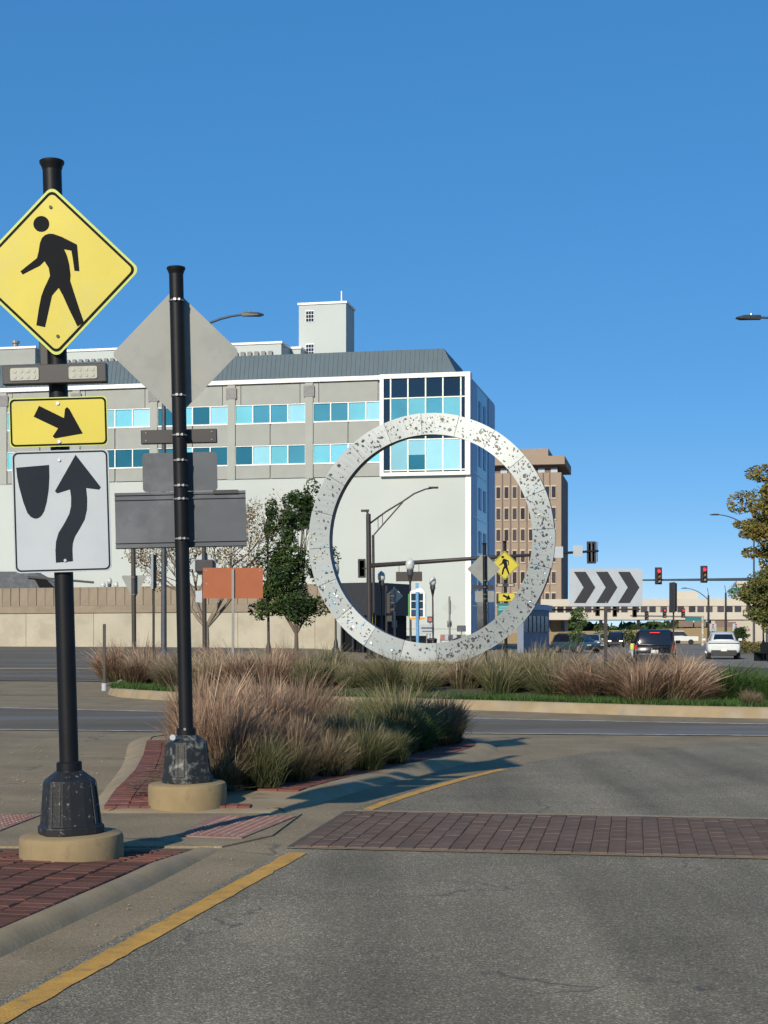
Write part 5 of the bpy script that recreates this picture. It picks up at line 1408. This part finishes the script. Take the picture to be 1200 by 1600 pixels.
# turf strip along the round kerb and weeds in the near bed
def turf(name,label,area,n,H,w,m,seed,zf):
    rg=random.Random(seed); v=[]; f=[]
    while n>0:
        x,y=area(rg); n-=1; z=zf(x,y); h=H*rg.uniform(.4,1.2); a=rg.uniform(0,6.28); b=rg.uniform(0,3.14)
        o=len(v); wx=math.cos(b)*w; wy=math.sin(b)*w
        v+= [(x-wx,y-wy,z-.01),(x+wx,y+wy,z-.01),(x+math.cos(a)*h*.5,y+math.sin(a)*h*.5,z+h)]; f.append((o,o+1,o+2))
    me=bpy.data.meshes.new(name); me.from_pydata(v,[],f); me.materials.append(m); me.update()
    o=bpy.data.objects.new(name,me); col.objects.link(o); return tag(o,label,None,None,'stuff')
def a1(rg):
    x=rg.uniform(-6.6,9.0); f0=front(x); return (x,f0+.25+abs(rg.gauss(0,1.3)))
turf('grass','short green turf along the kerb of the round island',a1,34000,.13,.012,G_GREEN,4,lambda x,y:.17)
def a2(rg):
    while True:
        x=rg.uniform(-2.4,1.1); y=rg.uniform(13.3,20.9)
        if inbed(x,y) and (x>-.5 or rg.random()<.3): return (x,y)
turf('weeds','low green weeds in the near planting bed',a2,9000,.12,.010,G_GREEN,5,lambda x,y:.10)
def a3(rg):
    u=rg.random(); y=13.0+u*6.5; return (-2.15-.1*u*4+rg.gauss(0,.22)+.35,y)
rg2=random.Random(9); v=[]; f=[]
for i in range(2600):
    x,y=a3(rg2); 
    if math.hypot(x+1.64,y-12.8)<.36: continue
    a=rg2.uniform(-.9,.6); l=rg2.uniform(.12,.42); z=.085+rg2.uniform(0,.06); o=len(v); dx=math.cos(a)*l; dy=math.sin(a)*l
    v+=[(x,y,z),(x+.006,y+.02,z),(x+dx,y+dy,z+rg2.uniform(-.02,.06))]; f.append((o,o+1,o+2))
me=bpy.data.meshes.new('straw'); me.from_pydata(v,[],f); me.materials.append(G_STRAW)
o=bpy.data.objects.new('straw',me); col.objects.link(o); tag(o,'dry straw strewn over the brick walk','straw',kind='stuff'); o.pop('category',None) if False else None
# small debris on gutter
rg3=random.Random(14); b=MB()
for i in range(70):
    y=rg3.uniform(7,12.4); x=-1.66+.19*(y-7.23)+rg3.uniform(.05,.5); r=rg3.uniform(.003,.008)
    b.ico((x,y,.004+r*.5),r,1,(1,1,.6))
for i in range(110):
    x=rg3.uniform(-5,-2.9); y=rg3.uniform(13,20); r=rg3.uniform(.006,.016); b.ico((x,y,.004+r*.4),r,1,(1.3,1,.5))
tag(b.build('gravel_debris',M_CURB),'small loose stones in the gutter',kind='stuff')

# trees
def leaf_mat(name, c1, c2):
    m=mat(name,c1,.7,var=.25,scale=1.2,spec=.2,island=.45,second=c2,second_scale=1.4,second_lo=.45,second_hi=.6)
    return m
L_DARK=leaf_mat('dark_green_leaf',(.026,.052,.018),(.05,.080,.022)); L_OLIVE=leaf_mat('olive_leaf',(.12,.115,.035),(.085,.105,.035))
L_GOLD=leaf_mat('golden_leaf',(.17,.135,.036),(.10,.11,.03)); L_RUST=leaf_mat('rust_leaf',(.20,.115,.05),(.12,.11,.04))
M_BARK=mat('tree_bark',(.115,.09,.07),.9,var=.25,scale=5,bump=.5,bscale=14,stretch=(1,1,.2)); M_BARKP=mat('pale_bark',(.20,.165,.13),.9,var=.2,scale=5,bump=.4,bscale=14,stretch=(1,1,.2))
def leaves(b, c, rad, n, size, rg):
    for i in range(n):
        while True:
            d=Vector((rg.uniform(-1,1),rg.uniform(-1,1),rg.uniform(-1,1)))
            if .0<d.length<1: break
        d=d*(d.length**-.35)
        p=Vector(c)+Vector((d.x*rad[0],d.y*rad[1],d.z*rad[2])); s=size*rg.uniform(.6,1.3)
        u=Vector((rg.gauss(0,1),rg.gauss(0,1),rg.gauss(0,.6))).normalized(); w=u.cross(Vector((rg.gauss(0,1),rg.gauss(0,1),rg.gauss(0,1)))).normalized()
        o=len(b.v); b.v+=[tuple(p-u*s),tuple(p+w*s*.45-u*s*.1),tuple(p+u*s),tuple(p-w*s*.45-u*s*.1)]; b.face((o,o+1,o+2,o+3))
def limb(b, p, d, L, r, depth, rg, ends, bend=.25, kids=(2,3), nseg=4, n=6, up=.12):
    pts=[Vector(p)]; dd=Vector(d).normalized()
    for i in range(nseg):
        dd=(dd+Vector((rg.gauss(0,bend),rg.gauss(0,bend),rg.gauss(0,bend*.6)+up))*.5).normalized(); pts.append(pts[-1]+dd*L/nseg)
    b.tube(pts,[r*(1-.55*i/nseg) for i in range(nseg+1)],n,caps=False)
    if depth==0: ends.append(pts[-1]); ends.append(pts[-2]); return
    for k in range(rg.randint(*kids)):
        i=rg.randint(max(1,nseg-2),nseg); nd=(dd+Vector((rg.gauss(0,.65),rg.gauss(0,.65),rg.gauss(.1,.4)))).normalized()
        limb(b,pts[i],nd,L*rg.uniform(.55,.8),r*.5,depth-1,rg,ends,bend,kids,nseg,max(4,n-1),up)
def tree(name,label,px,D,h_trunk,blobs,leafm,bark,nleaf,lsize,r=.10,seed=1,depth=2,L=1.6,lean=0,z0=None):
    rg=random.Random(seed); x=X(px,D); z=mound(x,D) if (-7<x<18 and 28<D<62) else gz(x,D)
    t=thing(name,label,'tree',(x,D,z)); b=MB(); ends=[]
    top=Vector((lean,0,h_trunk)); b.tube([(0,0,-.2),(lean*.3,0,h_trunk*.5),tuple(top)],[r*1.25,r,r*.8],9)
    for c,rad in blobs:                            # a limb towards every clump of the crown
        tgt=Vector((c[0],c[1],c[2]-z)); d=tgt-top; mid=top+d*.5+Vector((rg.uniform(-.1,.1),0,-.12*d.length))
        b.tube([tuple(top-Vector((0,0,.15))),tuple(mid),tuple(tgt)],[r*.55,r*.38,r*.14],6,caps=False)
        for k in range(6):
            a=top+(tgt-top)*rg.uniform(.4,1); e=tgt+Vector((rg.uniform(-1,1)*rad[0],rg.uniform(-1,1)*rad[1],rg.uniform(-.6,1)*rad[2])); b.tube([tuple(a),tuple((a+e)/2+Vector((0,0,.08))),tuple(e)],[r*.2,r*.13,r*.05],4,caps=False)
    b.build('trunk',bark,t,smooth=True)
    vol=sum((q[0]*q[1]*q[2])**(2/3) for c,q in blobs); lb=MB()
    for c,rad in blobs:
        k=int(nleaf*(rad[0]*rad[1]*rad[2])**(2/3)/vol); sub=max(9,int(13*sum(rad)/1.5))
        for i in range(sub):                       # sub-clumps give gaps and an uneven outline
            d=Vector((rg.gauss(0,.55),rg.gauss(0,.5),rg.gauss(0,.48)))
            cc=(c[0]+d.x*rad[0],c[1]+d.y*rad[1],c[2]-z+d.z*rad[2]); q=rg.uniform(.30,.58)
            leaves(lb,cc,(rad[0]*q,rad[1]*q,rad[2]*q),k//sub,lsize,rg)
    lb.build('crown',leafm,t)
    return t
def B(px0,px1,py0,py1,D,base,dy=.7):
    return ((X((px0+px1)/2,D)-X(base,D),0,Z((py0+py1)/2,D)),((X(px1,D)-X(px0,D))/2,dy*(X(px1,D)-X(px0,D))/2,(Z(py0,D)-Z(py1,D))/2))
Dd=59
tree('dark_tree','small dense dark green tree left of the ring with two clumped tiers',463,Dd,1.3,[B(415,470,775,850,Dd,463),B(450,500,762,818,Dd,463),B(468,492,800,835,Dd,463),B(405,450,845,905,Dd,463),B(430,500,850,920,Dd,463),B(415,500,905,978,Dd,463),B(400,440,880,940,Dd,463),B(470,505,930,965,Dd,463)],L_DARK,M_BARK,19000,.072,.085,3)
# airy, nearly bare tree
t=thing('bare_tree','airy nearly bare tree with scattered rusty leaves behind the orange board','tree',(X(322,60),60,.1)); t.scale=(.98,.98,1.15)
rgt=random.Random(8); b=MB(); ends=[]
b.tube([(0,0,-.2),(.02,0,.9),(.0,0,1.6)],[.13,.11,.10],9)
for d,Lm in (((-.75,.1,1),2.1),((.75,0,1),2.2),((.25,.3,1),2.3),((-.3,-.2,1),2.2),((.95,-.1,.75),2.0),((-1.0,.1,.55),1.7)):
    limb(b,(0,0,1.4),d,Lm*1.08,.075,3,rgt,ends,.30,(3,5),4,6,.14)
b.build('trunk',M_BARKP,t,smooth=True)
lb=MB()
for e in ends:
    leaves(lb,tuple(e),(.32,.32,.28),rgt.choice([3,8,14,22]),.055,rgt)
lb.build('crown',L_RUST,t)
Dt=62
tree('golden_tree','large golden olive street tree cut by the right edge of the picture',1262,Dt,3.3,[B(1178,1270,755,830,Dt,1262),B(1178,1235,785,865,Dt,1262),B(1190,1240,750,800,Dt,1262),B(1192,1330,735,800,Dt,1262),B(1163,1225,805,838,Dt,1262),B(1182,1270,815,868,Dt,1262),B(1250,1370,760,860,Dt,1262)],L_GOLD,M_BARK,48000,.085,.16,5)
Dt=95
tree('olive_tree','lower olive street tree at the right edge hiding the signal arm end',1206,Dt,1.9,[B(1165,1235,900,950,Dt,1206),B(1178,1240,940,985,Dt,1206),B(1185,1250,890,930,Dt,1206),B(1160,1185,920,945,Dt,1206)],L_OLIVE,M_BARK,20000,.10,.10,6)
tree('sapling','slender green sapling below the chevron board left of the thin post',905,92,1.2,[B(895,915,945,965,92,905),B(890,920,960,985,92,905),B(888,912,980,1003,92,905)],L_DARK if False else leaf_mat('sapling_leaf',(.05,.10,.03),(.09,.13,.04)),M_BARK,2500,.07,.04,9)
tree('small_tree','small dark tree right of the white car before the skyway pier',1157,130,1.0,[B(1147,1168,978,996,130,1157),B(1150,1172,988,1006,130,1157)],L_DARK,M_BARK,1800,.09,.05,10)
# shrubs on the verge
for px,D,k in ((1165,118,0),(1178,112,1),(1150,124,2)):
    t=thing('shrub',['low brown shrub right of the white car','low brown green shrub nearest the bench','low shrub just behind the white car right side'][k],'shrub',(X(px,D),D,.03)); rgs=random.Random(k); lb=MB()
    for i in range(9): leaves(lb,(rgs.gauss(0,.7),rgs.gauss(0,.4),.45+rgs.gauss(0,.12)),(.5,.4,.35),130,.08,rgs)
    lb.build('foliage',L_RUST if k!=1 else L_OLIVE,t)
    b=MB()
    for i in range(6): b.tube([(0,0,-.05),(rgs.uniform(-.7,.7),rgs.uniform(-.3,.3),.6)],[.03,.01],5)
    b.build('stem',M_BARK,t)
# dark mass of trees beyond the skyway, seen under it, and along the horizon
rgw=random.Random(31); lb=MB()
for i in range(140):
    x=rgw.uniform(-40,170); y=rgw.uniform(275,330); leaves(lb,(x,y,rgw.uniform(.5,3.2)),(4.2,2,2.2),150,.9,rgw)
tag(lb.build('far_wood',L_DARK),'dark row of far trees beyond the skyway',kind='stuff')
lb=MB()
for i in range(36):
    lb_x=rgw.uniform(X(930,205),X(1000,205)); leaves(lb,(lb_x,205+rgw.uniform(-4,4),rgw.uniform(.4,1.6)),(1.2,.8,.7),50,.16,rgw)
tag(lb.build('hedge',L_DARK),'dark hedge left of the ramp wall','hedge',kind='stuff')
